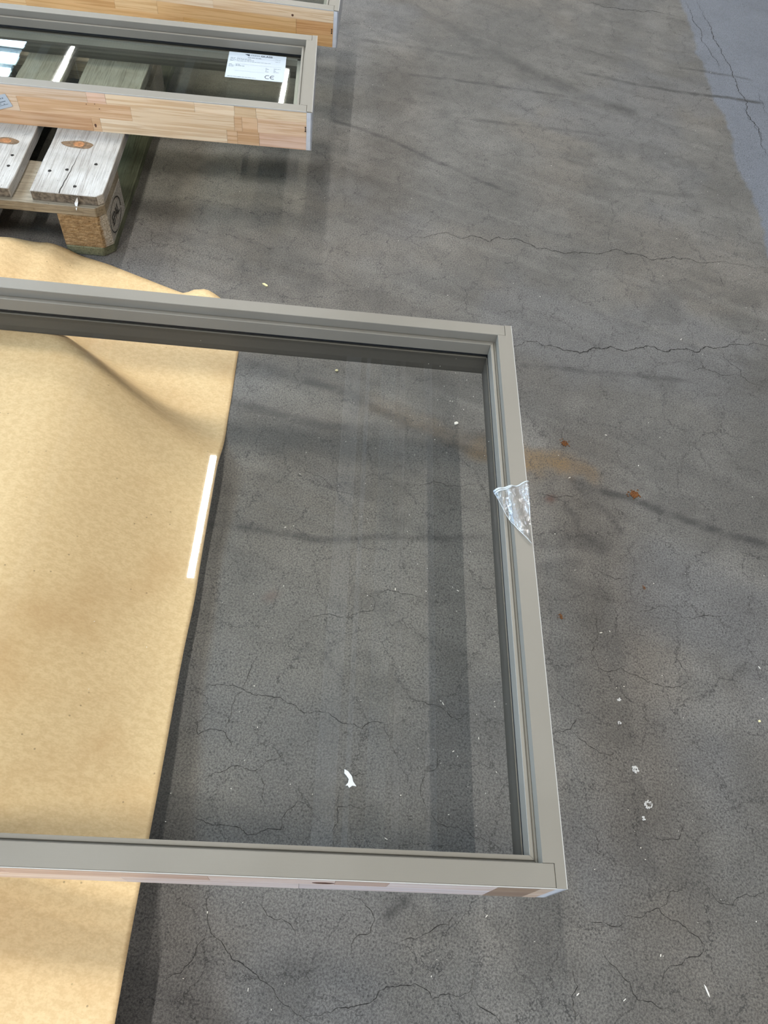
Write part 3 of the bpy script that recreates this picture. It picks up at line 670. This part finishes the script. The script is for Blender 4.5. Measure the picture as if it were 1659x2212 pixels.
for s0, s1, t0, t1 in ((.55, .66, .22, .30), (.70, .78, .22, .30), (.1, .8, .48, .54), (.1, .85, .74, .77), (.62, .68, .66, .72), (.2, .5, .60, .65)):
    b0 = len(Vv); Vv += [tuple(lerp4(*c_)) for c_ in ((s0, t0), (s1, t0), (s1, t1), (s0, t1))]; Ff.append((b0, b0 + 1, b0 + 2, b0 + 3))
pydata('fine_print', Vv, Ff, M_INK2, st_)['kind'] = 'stuff'

# ------------------------------------------------------------------ pallets
def old_wood(name, a, b, dark, along='Y', end=False):
    n = NT(name)
    P = n.coord()
    oi = n.N.new('ShaderNodeObjectInfo')
    off = n.vmath('SCALE', (2.7, 1.3, 4.1), None); n.L.new(n.math('MULTIPLY', oi.outputs['Random'], 5.0), off.node.inputs['Scale'])
    Q = n.vmath('ADD', P, off)
    s_ = (70, 2.0, 70) if along == 'Y' else (2.0, 70, 70)
    g = n.noise(n.mapping(Q, scale=s_), 3.0, 5, 0.65, 1.2)
    g2 = n.noise(n.mapping(Q, scale=tuple(v * 3 for v in s_)), 3.0, 3, 0.6, 0.5)
    bl = n.noise(Q, 9, 4, 0.6)
    c = n.mix(n.ramp(bl, 0.32, 0.68), a, b)
    c = n.mix(n.ramp(g, 0.46, 0.68, 0, 0.75), c, dark)
    c = n.mix(n.ramp(g2, 0.5, 0.7, 0, 0.4), c, tuple(v * 0.6 for v in dark))
    sp = n.noise(Q, 150, 3, 0.7)
    c = n.mix(n.ramp(sp, 0.62, 0.72, 0, 0.5), c, tuple(v * 0.35 for v in dark))
    n.base(c); n.rough(0.8); n.spec(0.2)
    n.bump(n.math('ADD', g, n.math('MULTIPLY', g2, 0.6)), 0.6, 0.0015)
    return n.mat
M_DECK = old_wood('weathered_deck_wood', (0.42, 0.40, 0.37), (0.58, 0.57, 0.55), (0.27, 0.245, 0.22))
M_STR = old_wood('weathered_stringer_wood', (0.26, 0.22, 0.16), (0.38, 0.34, 0.27), (0.14, 0.115, 0.08), 'X')
M_ENDG = plain('weathered_end_grain', (0.17, 0.15, 0.125), 0.85, 0.15, 0, 0.4, 140)
M_BASE = old_wood('mossy_base_wood', (0.12, 0.13, 0.085), (0.19, 0.20, 0.13), (0.06, 0.065, 0.04))
def chip_block():
    n = NT('pressed_chip_block')
    P = n.coord()
    v = n.N.new('ShaderNodeTexVoronoi'); v.inputs['Scale'].default_value = 160
    n.L.new(n.mapping(P, scale=(0.5, 1, 1.3)), v.inputs['Vector'])
    f = n.noise(P, 60, 4, 0.7); f2 = n.noise(P, 320, 3, 0.7)
    c = n.mix(n.ramp(f, 0.3, 0.7), (0.30, 0.205, 0.115), (0.44, 0.33, 0.20))
    c = n.mix(n.ramp(f2, 0.5, 0.75, 0, 0.8), c, (0.12, 0.075, 0.04))
    c = n.mix(n.ramp(v.outputs['Distance'], 0.2, 0.7, 0.0, 0.35), c, (0.10, 0.065, 0.035))
    px = n.vmath('DOT_PRODUCT', P, (1, 0, 0), out=1)
    side = n.ramp(n.math('ADD', px, n.math('MULTIPLY', f, 0.006)), -0.013, -0.008)       # weathered grey long side
    grey = n.mix(n.ramp(f2, 0.35, 0.7), (0.52, 0.50, 0.46), (0.27, 0.24, 0.20))
    c = n.mix(side, c, grey)
    n.base(c); n.rough(0.85); n.spec(0.15)
    n.bump(n.math('ADD', f2, v.outputs['Distance']), 0.9, 0.002)
    return n.mat
M_BLOCK = chip_block()
M_NAIL = plain('nail_hole_dark', (0.015, 0.012, 0.010), 0.7, 0.3)
M_KNOT2 = plain('resin_knot', (0.40, 0.19, 0.085), 0.6, 0.3, 0, 0.35, 120)
M_KNOTD = plain('knot_halo', (0.20, 0.135, 0.085), 0.7, 0.2, 0, 0.3, 150)
M_BRAND = plain('branded_ink', (0.02, 0.02, 0.02), 0.7, 0.2)

def rough_box(x0, x1, y0, y1, z0, z1, ny=10, j=0.0012, cham=None):
    """board with slightly uneven edges; cham = list of corner cuts (sx, sy, size)"""
    bm = bmesh.new()
    poly = []
    c = dict(((sx, sy), s) for sx, sy, s in (cham or []))
    for sx, sy, x, y in ((-1, -1, x0, y0), (1, -1, x1, y0), (1, 1, x1, y1), (-1, 1, x0, y1)):
        s = c.get((sx, sy), 0)
        if s:
            a, b = (x - sx * s, y), (x, y - sy * s)
            poly += [a, b] if sx * sy < 0 else [b, a]
        else: poly.append((x, y))
    # subdivide long edges so that they can wander
    full = []
    for i, p_ in enumerate(poly):
        q_ = poly[(i + 1) % len(poly)]
        L = math.hypot(q_[0] - p_[0], q_[1] - p_[1]); k_ = max(1, int(L / 0.04))
        for t in range(k_): full.append((p_[0] + (q_[0] - p_[0]) * t / k_ + (rnd.uniform(-j, j) if t else 0), p_[1] + (q_[1] - p_[1]) * t / k_ + (rnd.uniform(-j, j) if t else 0)))
    prism(bm, full, z0, z1)
    return bm

def make_pallet(name, loc, rz, label, detail=True):
    r = empty(name, loc, rz); tag(r, label, 'pallet')
    cut = 0.0172
    decks = []
    for x0, x1 in ((-.145, 0), (-.286, -.187), (-.4725, -.3275), (-.614, -.514), (-.8, -.655)):
        ch = [(1, -1, .012), (1, 1, .01)] if x1 == 0 else ([(-1, -1, .01), (-1, 1, .01)] if x0 == -.8 else None)
        db = frombm('deck_board', rough_box(x0, x1, .009, 1.191, .122, .144, cham=ch), M_DECK, r, 0.0012)
        db.data.materials.append(M_ENDG)
        for pg in db.data.polygons:
            if abs(pg.normal.y) > .9: pg.material_index = 1
        decks.append(db)
    for y0, y1 in ((0, .145), (.5275, .6725), (1.055, 1.2)):
        ch = [(1, -1, cut), (-1, -1, cut)] if y0 == 0 else ([(1, 1, cut), (-1, 1, cut)] if y1 == 1.2 else None)
        frombm('stringer_board', rough_box(-.8, 0, y0, y1, .1002, .1218, cham=ch), M_STR, r, 0.0012)
    blocks = []
    for x0, x1 in ((-.1, 0), (-.4725, -.3275), (-.8, -.7)):
        for y0, y1 in ((0, .145), (.5275, .6725), (1.055, 1.2)):
            ch = []
            for sx, sy, t in ((1, -1, x1 == 0 and y0 == 0), (-1, -1, x0 == -.8 and y0 == 0), (1, 1, x1 == 0 and y1 == 1.2), (-1, 1, x0 == -.8 and y1 == 1.2)):
                if t: ch.append((sx, sy, cut))
            blocks.append(frombm('block', rough_box(x0, x1 - (.0005 if x1 == 0 else 0), y0 + .001, y1, .0222, .0998, j=.0008, cham=ch), M_BLOCK, r, 0.001))
        ch = [(1, -1, .022), (1, 1, .022)] if x1 == 0 else ([(-1, -1, .022), (-1, 1, .022)] if x0 == -.8 else None)
        frombm('base_board', rough_box(x0, x1, .0, 1.2, 0.0, .022, cham=ch), M_BASE, r, 0.002)
    if detail:
        def disc(x, y, z, a, b, mat, nm, par, n_=28, rot=0.0):
            V = [(x, y, z)]
            for i in range(n_):
                t = 2 * math.pi * i / n_; k_ = 1 + .06 * math.sin(3 * t + x * 90) + .04 * math.sin(5 * t)
                dx, dy = rot2(a * k_ * math.cos(t), b * k_ * math.sin(t), rot); V.append((x + dx, y + dy, z))
            pydata(nm, V, [(0, 1 + i, 1 + (i + 1) % n_) for i in range(n_)], mat, par)
        for x, y in ((-.1223, .081), (-.0891, .0909), (-.0353, .1199), (-.0604, .0364)): disc(x, y, .1444, .0036, .0040, M_NAIL, 'nail_hole', decks[0])
        for x, y in ((-.21, .1224), (-.2075, .0842), (-.262, .05)): disc(x, y, .1444, .0034, .0036, M_NAIL, 'nail_hole', decks[1])
        disc(-.088, .185, .14430, .034, .014, M_KNOTD, 'knot_ring', decks[0]); disc(-.086, .186, .14455, .012, .0095, M_KNOT2, 'knot', decks[0])
        disc(-.238, .172, .14430, .030, .012, M_KNOTD, 'knot_ring', decks[1]); disc(-.238, .172, .14455, .013, .008, M_KNOT2, 'knot', decks[1])
        # drying crack along the outer deck board
        V, Fc = [], []
        ys = [.0085 + .16 * i / 12 for i in range(13)]
        for i, y in enumerate(ys):
            x = -.0865 + .010 * i / 12 + rnd.uniform(-.001, .001); w = .0011 * (1 - i / 13)
            V += [(x - w, y, .1445), (x + w, y, .1445)]
            if i: Fc.append((2 * i - 2, 2 * i - 1, 2 * i + 1, 2 * i))
        pydata('drying_crack', V, Fc, M_NAIL, decks[0])
        # end grain rings on the sawn end of the outer board
        V, Fc = [], []
        for rr in (.006, .011, .016, .021, .027, .034, .042):
            prev = None
            for i in range(25):
                t = math.pi * i / 24
                ok = 0.1228 < .1225 + rr * math.sin(t) * .9 < .1436
                x, z = -.078 + rr * math.cos(t) * 1.25, .1225 + rr * math.sin(t) * .9
                if ok and abs(x + .0725) < .062:
                    b0 = len(V); V += [(x * 1.0, .0087, z), (x, .0087, z - .0007)]
                    if prev is not None: Fc.append((prev, b0, b0 + 1, prev + 1))
                    prev = b0
                else: prev = None
        pydata('growth_ring', V, Fc, M_NAIL, decks[0])['kind'] = 'stuff'
        # EPAL oval burnt into the outer side of the corner block
        bl = blocks[0]
        V, Fc = [], []
        cy, cz, ay, az = .0690, .0615, .047, .033
        for i in range(41):
            t = R(-14 + 352 * i / 40) if True else 0
            for k_ in (1.0, 0.945): V.append((.0009, cy + ay * k_ * math.cos(t), cz + az * k_ * math.sin(t)))
            if i: Fc.append((2 * i - 2, 2 * i - 1, 2 * i + 1, 2 * i))
        pydata('brand_oval', V, Fc, M_BRAND, bl)
        mt = Matrix.Translation((.0009, cy, cz)) @ Matrix(((0, 0, 1, 0), (1, 0, 0, 0), (0, 1, 0, 0), (0, 0, 0, 1)))
        text_mesh('lettering', 'EPAL', .034, M_BRAND, bl, mt, 'CENTER', 0.0003, 0.80)
    return r
pallet = make_pallet('euro_pallet', (-0.69778, 1.27647, 0), R(8.5525), 'grey weathered wooden pallet with branded corner block under the narrow frames')
a1 = R(7.778)
def f1w(u, v, z): 
    p_ = rot2(u, v, a1); return Vector((p_[0] + 0.28214, p_[1] + 0.14008, z))
pallet2 = make_pallet('euro_pallet', f1w(-.87, -.42, 0), a1, 'wooden pallet covered by the brown paper at the left edge', False)

# white shard stuck on the stringer end
def pw(x, y, z): 
    p_ = rot2(x, y, R(8.5525)); return Vector((p_[0] - .69778, p_[1] + 1.27647, z))
M_SHARD = plain('white_plastic', (0.82, 0.86, 0.90), 0.4, 0.5)
Vs = [(-.0496, .140), (-.0585, .126), (-.0556, .1135), (-.0502, .1295)]
V = [pw(x, .0072 if z > .122 else -.0006, z) for x, z in Vs]; V2 = [v + Vector((.0006, -.0016, .0004)) for v in V]
o = pydata('plastic_shard', [tuple(v) for v in V + V2], [(4, 5, 6, 7), (0, 3, 2, 1), (0, 1, 5, 4), (1, 2, 6, 5), (2, 3, 7, 6), (3, 0, 4, 7)], M_SHARD)
tag(o, 'thin white shard stuck to the front of the weathered pallet', 'shard')

# ------------------------------------------------------------------ brown paper sheet
def kraft_material():
    n = NT('kraft_paper'); n.dim = '2D'
    P = n.coord()
    f1 = n.noise(n.mapping(P, scale=(1, 1.6, 1)), 85, 4, 0.65)
    f2 = n.noise(n.mapping(P, scale=(1, 1.5, 1)), 260, 3, 0.6)
    bl = n.noise(P, 3.4, 4, 0.55)
    f = n.math('ADD', n.math('MULTIPLY', f1, 0.6), n.math('MULTIPLY', f2, 0.4))
    c = n.mix(n.ramp(f, 0.36, 0.64), (0.67, 0.475, 0.252), (0.77, 0.57, 0.318))
    c = n.mix(n.ramp(bl, 0.50, 0.75, 0, 0.45), c, (0.50, 0.29, 0.115))
    sp = n.voro(P, 34)
    spm = n.math('MULTIPLY', n.ramp(sp, 0.03, 0.05, 1, 0), n.ramp(n.noise(P, 12, 2), 0.60, 0.66))
    c = n.mix(n.math('MULTIPLY', spm, 0.5), c, (0.12, 0.075, 0.035))
    n.base(c); n.rough(0.62); n.spec(0.25)
    n.bump(f, 0.12, 0.0006)
    return n.mat
M_KRAFT = kraft_material()
def smooth(a, b, x):
    t = min(1, max(0, (x - a) / (b - a))); return t * t * (3 - 2 * t)
def interp(tab, x):
    if x <= tab[0][0]: return tab[0][1]
    for (a, va), (b, vb) in zip(tab[:-1], tab[1:]):
        if x <= b:
            t = (x - a) / (b - a); t = t * t * (3 - 2 * t); return va + (vb - va) * t
    return tab[-1][1]
E_TAB = [(-.45, .120), (-.14, .112), (0, .066), (.15, .044), (.3, .032), (.5, .034), (.72, .038), (.85, .020), (1.0, .006)]
FAR = [(-1.8, 1.19), (-1.2, 1.212), (-1.038, 1.223), (-.955, 1.247), (-.906, 1.250), (-.820, 1.228), (-.733, 1.196), (-.647, 1.161), (-.628, 1.170), (-.600, 1.170), (-.571, 1.158), (-.507, 1.105)]
ZP = 0.1448
def paper_z(u, v):
    ue = -.50
    s = smooth(-.80, ue, u)
    z = ZP + (interp(E_TAB, v) - ZP) * s
    d = (u + .78) * .54 + (v - .955) * .84
    d2 = (v - .92)
    c = 1 - smooth(-.095, .012, d)
    z = .0015 + (z - .0015) * c
    # gentle waves
    z += 0.0035 * math.sin(9 * u + 6 * v) * s * c + 0.0020 * math.sin(17 * v - 5 * u) * s * c
    if u < -.62 and v > 1.0: z += 0.006 * smooth(1.0, 1.2, v) * (0.5 + 0.5 * math.sin(16 * u + 3 * v))
    z += interp([(-1.8, .075), (-1.2, .065), (-1.038, .050), (-.955, .025), (-.88, .0)], u) * smooth(.98, 1.22, v)
    if v > 1.08: z += 0.012 * smooth(1.09, 1.17, v) * math.exp(-((u + .60) / .03) ** 2)
    return max(z, .0012)
NU, NV = 90, 120
V, Fc = [], []
for i in range(NU + 1):
    s = i / NU; s = 1 - (1 - s) ** 1.15
    u0 = -1.7 + (-.510 + 1.7) * s
    tab_v = None
    for (a, va), (b, vb) in zip(FAR[:-1], FAR[1:]):
        if a <= u0 <= b: tab_v = va + (vb - va) * (u0 - a) / (b - a)
    vf = tab_v if tab_v is not None else FAR[-1][1]
    for j in range(NV + 1):
        v = -.42 + (vf + .42) * j / NV
        z = paper_z(u0, v)
        ue = -.511 + .026 * interp(E_TAB, v) / .144 + .002 * math.exp(-((v - .42) / .06) ** 2)
        u = -1.7 + (ue + 1.7) * s
        V.append(tuple(f1w(u, v, z)))
for i in range(NU):
    for j in range(NV):
        a = i * (NV + 1) + j; Fc.append((a, a + NV + 1, a + NV + 2, a + 1))
paper = pydata('kraft_paper', V, Fc, M_KRAFT, None, True)
tag(paper, 'wide sheet of brown kraft paper draped beneath the large frame', 'paper')
md = paper.modifiers.new('thickness', 'SOLIDIFY'); md.thickness = 0.0006; md.offset = -1

# ------------------------------------------------------------------ scrap of clear film on the large frame
def film_material():
    n = NT('clear_film')
    n.N.remove(n.b)
    P = n.coord()
    wr = n.noise(n.mapping(P, scale=(1, .5, 1), rot=(0, 0, .5)), 110, 3, 0.6, 1.0)
    bp = n.N.new('ShaderNodeBump'); bp.inputs['Strength'].default_value = 1.0; bp.inputs['Distance'].default_value = 0.004
    n.L.new(wr, bp.inputs['Height'])
    tr = n.N.new('ShaderNodeBsdfTransparent'); tr.inputs[0].default_value = (0.93, 0.94, 0.95, 1)
    gl = n.N.new('ShaderNodeBsdfGlossy'); gl.inputs['Roughness'].default_value = 0.12; n.L.new(bp.outputs[0], gl.inputs['Normal'])
    df = n.N.new('ShaderNodeBsdfDiffuse'); df.inputs[0].default_value = (0.85, 0.87, 0.9, 1)
    m1 = n.N.new('ShaderNodeMixShader'); n.L.new(n.ramp(wr, 0.4, 0.72, 0.10, 0.42), m1.inputs[0])
    n.L.new(tr.outputs[0], m1.inputs[1]); n.L.new(gl.outputs[0], m1.inputs[2])
    m2 = n.N.new('ShaderNodeMixShader'); n.L.new(n.ramp(wr, 0.55, 0.7, 0.03, 0.35), m2.inputs[0]); n.L.new(m1.outputs[0], m2.inputs[1]); n.L.new(df.outputs[0], m2.inputs[2])
    n.L.new(m2.outputs[0], n.out.inputs['Surface'])
    return n.mat
M_FILM = film_material()
M_FILMR = plain('film_fold', (0.50, 0.53, 0.55), 0.25, 0.6)
Z1 = 0.1460 + T
tip, topr, botr = Vector((-.0533, .5363, -.0135)), Vector((-.0016, .5517, .013)), Vector((-.0030, .4480, .002))
N = 16; V, Fc = [], []; idx = {}
for i in range(N + 1):
    for j in range(N + 1 - i):
        a, b = i / N, j / N; c_ = 1 - a - b
        p_ = tip * c_ + topr * a + botr * b
        bow = 4 * b * c_
        p_ += Vector((-.004 * bow, -.003 * bow, 0))                     # hollow lower left edge
        floor_h = .0012 if p_.x > -.026 else (-.0145 if p_.x < -.0305 else -.006)
        z = max(p_.z + .009 * math.sin(math.pi * min(1, a + .25)) * c_ * 2 + .0022 * math.sin(16 * a + 9 * b) , floor_h)
        if p_.x > -.027: z = max(z, .0012)
        idx[(i, j)] = len(V); V.append((p_.x, p_.y, z))
for i in range(N):
    for j in range(N - i):
        Fc.append((idx[(i, j)], idx[(i + 1, j)], idx[(i, j + 1)]))
        if (i + 1, j + 1) in idx: Fc.append((idx[(i + 1, j)], idx[(i + 1, j + 1)], idx[(i, j + 1)]))
film = empty('film_scrap', f1w(0, 0, Z1), a1)
tag(film, 'torn triangle of crinkled clear plastic film on the right side of the large frame', 'plastic film')
pydata('film_sheet', V, Fc, M_FILM, film, True)
def tube_strip(pts, r0, r1, nm):
    bm = bmesh.new(); rings = []
    for i, p_ in enumerate(pts):
        t = i / (len(pts) - 1); rr = r0 + (r1 - r0) * t
        d_ = (pts[min(i + 1, len(pts) - 1)] - pts[max(0, i - 1)]).normalized(); s1 = d_.cross(Vector((0, 0, 1))).normalized(); s2 = s1.cross(d_)
        rings.append([bm.verts.new(p_ + s1 * rr * math.cos(k_ * math.pi / 3) * 1.6 + s2 * rr * math.sin(k_ * math.pi / 3) * .5) for k_ in range(6)])
    for a, b in zip(rings[:-1], rings[1:]):
        for k_ in range(6): bm.faces.new([a[k_], a[(k_ + 1) % 6], b[(k_ + 1) % 6], b[k_]])
    bm.faces.new(rings[0]); bm.faces.new(list(reversed(rings[-1])))
    frombm(nm, bm, M_FILMR, film, smooth=True)
edge_top = [Vector(V[idx[(i, 0)]]) + Vector((0, 0, .0008)) for i in range(N + 1)]
tube_strip(edge_top, .0012, .0006, 'rolled_fold')
tube_strip([p_ + Vector((.001, -.004, 0)) * (1 - i / N) for i, p_ in enumerate(edge_top[:9])], .0009, .0006, 'rolled_fold')
tube_strip([Vector(V[idx[(0, j)]]) + Vector((0, 0, .0005)) for j in range(N + 1)], .0002, .0004, 'rolled_fold')

# ------------------------------------------------------------------ litter on the floor
M_WOODCHIP = plain('pale_splinter', (0.80, 0.76, 0.68), 0.6, 0.3)
M_YCHIP = plain('yellow_splinter', (0.72, 0.64, 0.36), 0.6, 0.3)
M_CRUMB = plain('orange_crumb', (0.135, 0.050, 0.012), 0.7, 0.3, 0, 0.5, 500)
M_CHALK = plain('white_paint_spot', (0.62, 0.63, 0.63), 0.7, 0.3, 0, 0.2, 400)
CRUMBS = [[0.3323,0.9902],[0.4724,0.8957],[0.3343,0.6015],[0.4851,0.6907]]
SPOTS = [[0.4586,0.3636],[0.4772,0.3143],[0.4693,0.2928],[0.4349,0.4326],[0.4348,0.472]]
CHIPS = [[0.1089,0.9875],[-0.3565,1.2808],[0.6693,0.481],[-0.1522,1.0673],[0.5489,0.086],[0.152,0.6133],[0.0444,0.5929],[0.1495,0.4089],[0.211,0.365],[0.1737,0.3377],[0.3435,0.9059],[0.4173,1.0333],[0.2435,0.124],[-0.1301,0.0654],[0.4869,0.117],[0.3722,0.0534],[0.4353,0.0573],[0.483,0.9694],[0.4052,0.5855],[0.6812,0.5775],[0.0912,0.1969],[0.5952,1.3658],[0.7984,1.4213],[-0.055,-0.0101],[0.4206,0.5913],[-0.1679,0.6732]]
SCRAP = [[0.0245,0.2689]]
def crumb(x, y, r, n_, nm, lab_):
    bm = bmesh.new()
    for i in range(n_):
        t = rnd.uniform(0, 6.28); d = r * rnd.random() ** .8 * (.8 if rnd.random() < .85 else 1.5)
        s = rnd.uniform(.0006, .0016) * (r / .009)
        mtx = Matrix.Translation((d * math.cos(t), d * math.sin(t) , s * .55)) @ Matrix.Rotation(rnd.uniform(0, 6.28), 4, 'Z') @ Matrix.Diagonal((s * rnd.uniform(.8, 1.8), s, s * .6, 1))
        bmesh.ops.create_icosphere(bm, subdivisions=1, radius=1, matrix=mtx)
    o = frombm(nm, bm, M_CRUMB); o.location = (x, y, 0)
    tag(o, lab_, 'crumbs')
labs = ['clump of orange sawdust crumbs on the floor above the ochre sand', 'clump of orange sawdust crumbs on the floor right of the ochre sand', 'small orange crumb on the floor beside the right side of the large frame', 'tiny brown crumb on the floor between the orange crumb and the dark streak']
for (x, y), r_, k_, l_ in zip(CRUMBS, (.0085, .010, .006, .005), (90, 110, 40, 24), labs): crumb(x, y, r_, k_, 'sawdust_crumb', l_)
slabs = ['round white paint spot on the floor, upper of the two large ones', 'ring shaped white paint spot on the floor, lower of the two large ones', 'small white paint spot just below the ring shaped one', 'small white paint fleck on the floor above the round paint spot', 'white paint fleck topmost of the paint spots right of the frame']
for i, ((x, y), l_) in enumerate(zip(SPOTS, slabs)):
    r_ = (.0052, .0062, .003, .0026, .0026)[i]
    bm = bmesh.new()
    for k_ in range(40 if i < 2 else 14):
        t = rnd.uniform(0, 6.28); d = r_ * (math.sqrt(rnd.random()) if i != 1 else rnd.uniform(.45, 1.0)); s = rnd.uniform(.0006, .0014)
        a = [(d * math.cos(t) + s * rnd.uniform(.6, 1.4) * math.cos(q_), d * math.sin(t) + s * rnd.uniform(.6, 1.4) * math.sin(q_)) for q_ in (0, 1.2, 2.4, 3.7, 5)]
        prism(bm, a, 0.0, 0.0004 + k_ * 1e-5)
    o = frombm('paint_spot', bm, M_CHALK); o.location = (x, y, 0.0002); tag(o, l_, 'paint spot')
def chip(x, y, L, w, rz, mat):
    bm = bmesh.new()
    pts = [(-L / 2, -w * .3), (-L * .2, -w * .5), (L * .35, -w * .45), (L / 2, 0), (L * .3, w * .5), (-L * .3, w * .45)]
    prism(bm, pts, 0.0, max(.0006, w * .35))
    o = frombm('wood_splinter', bm, mat); o.location = (x, y, 0.0002); o.rotation_euler = (0, 0, rz)
    return o
big = {0: (.010, .007, .6, M_WOODCHIP, 'white paper fleck on the floor seen through the upper right of the pane'),
       1: (.017, .006, -.5, M_YCHIP, 'pale yellow wood splinter on the floor behind the large frame'),
       2: (.005, .004, .3, M_YCHIP, 'yellow grain on the floor at the right edge'),
       3: (.007, .006, .2, M_YCHIP, 'small yellowish crumb on the floor seen through the pane under the far rail'),
       4: (.017, .0022, -1.15, M_WOODCHIP, 'thin white splinter on the floor near the bottom right corner')}
for i, (x, y) in enumerate(CHIPS):
    if i in big:
        L_, w_, rz, m_, l_ = big[i]
        tag(chip(x, y, L_ * .9, w_ * .9, rz, m_), l_, 'splinter')
    else:
        o = chip(x, y, rnd.uniform(.003, .006), rnd.uniform(.0009, .0015), rnd.uniform(0, 3.1), M_WOODCHIP)
        tag(o, 'tiny white wood splinter lying on the grey floor', 'splinter', 'tiny white splinters scattered on the floor')
# curled white scrap under the pane
x, y = SCRAP[0]
pts = [(-.010, .012), (-.004, .010), (.003, .004), (.006, -.003), (.012, -.009), (.006, -.009), (.002, -.013), (-.001, -.010), (-.004, -.011), (-.001, -.006), (-.001, -.001), (-.006, .004), (-.009, .006)]
bm = bmesh.new(); prism(bm, pts, 0, .0006)
o = frombm('paper_scrap', bm, M_SHARD); o.location = (x, y, .0003); tag(o, 'crescent shaped white scrap on the floor under the large pane', 'scrap')
# fine dust grains nobody could count
bm = bmesh.new()
for i in range(420):
    x, y = rnd.uniform(-.6, 1.0), rnd.uniform(-.1, 3.0)
    if rnd.random() > 1.1 - y * .3: continue
    if x < -.25 and y < 1.35: continue
    L_ = rnd.uniform(.0004, .0011); w_ = L_ * rnd.uniform(.25, .7); t = rnd.uniform(0, 6.28)
    P4 = [rot2(a, b, t) for a, b in ((-L_, -w_), (L_, -w_ * .6), (L_ * .8, w_), (-L_ * .7, w_ * .8))]
    prism(bm, [(x + a, y + b) for a, b in P4], .0001, .0005)
o = frombm('dust_grains', bm, M_WOODCHIP); tag(o, 'fine white sawdust specks scattered over the grey floor', 'sawdust', None, 'stuff')
# specks resting on the large pane
bm = bmesh.new(); zp = Z1 - 0.0435
for i in range(80):
    u = -.04 - abs(rnd.gauss(0, .25)); v = rnd.uniform(.04, .86)
    if u < -.9: continue
    p_ = f1w(u, v, 0); L_ = rnd.uniform(.0004, .0008); t = rnd.uniform(0, 6.28)
    P4 = [rot2(a, b, t) for a, b in ((-L_, -L_ * .4), (L_, -L_ * .3), (L_, L_ * .4), (-L_, L_ * .3))]
    prism(bm, [(p_.x + a, p_.y + b) for a, b in P4], zp + .0001, zp + .0005)
o = frombm('pane_dust', bm, M_WOODCHIP); tag(o, 'fine white sawdust specks lying on the large pane', 'sawdust', None, 'stuff')
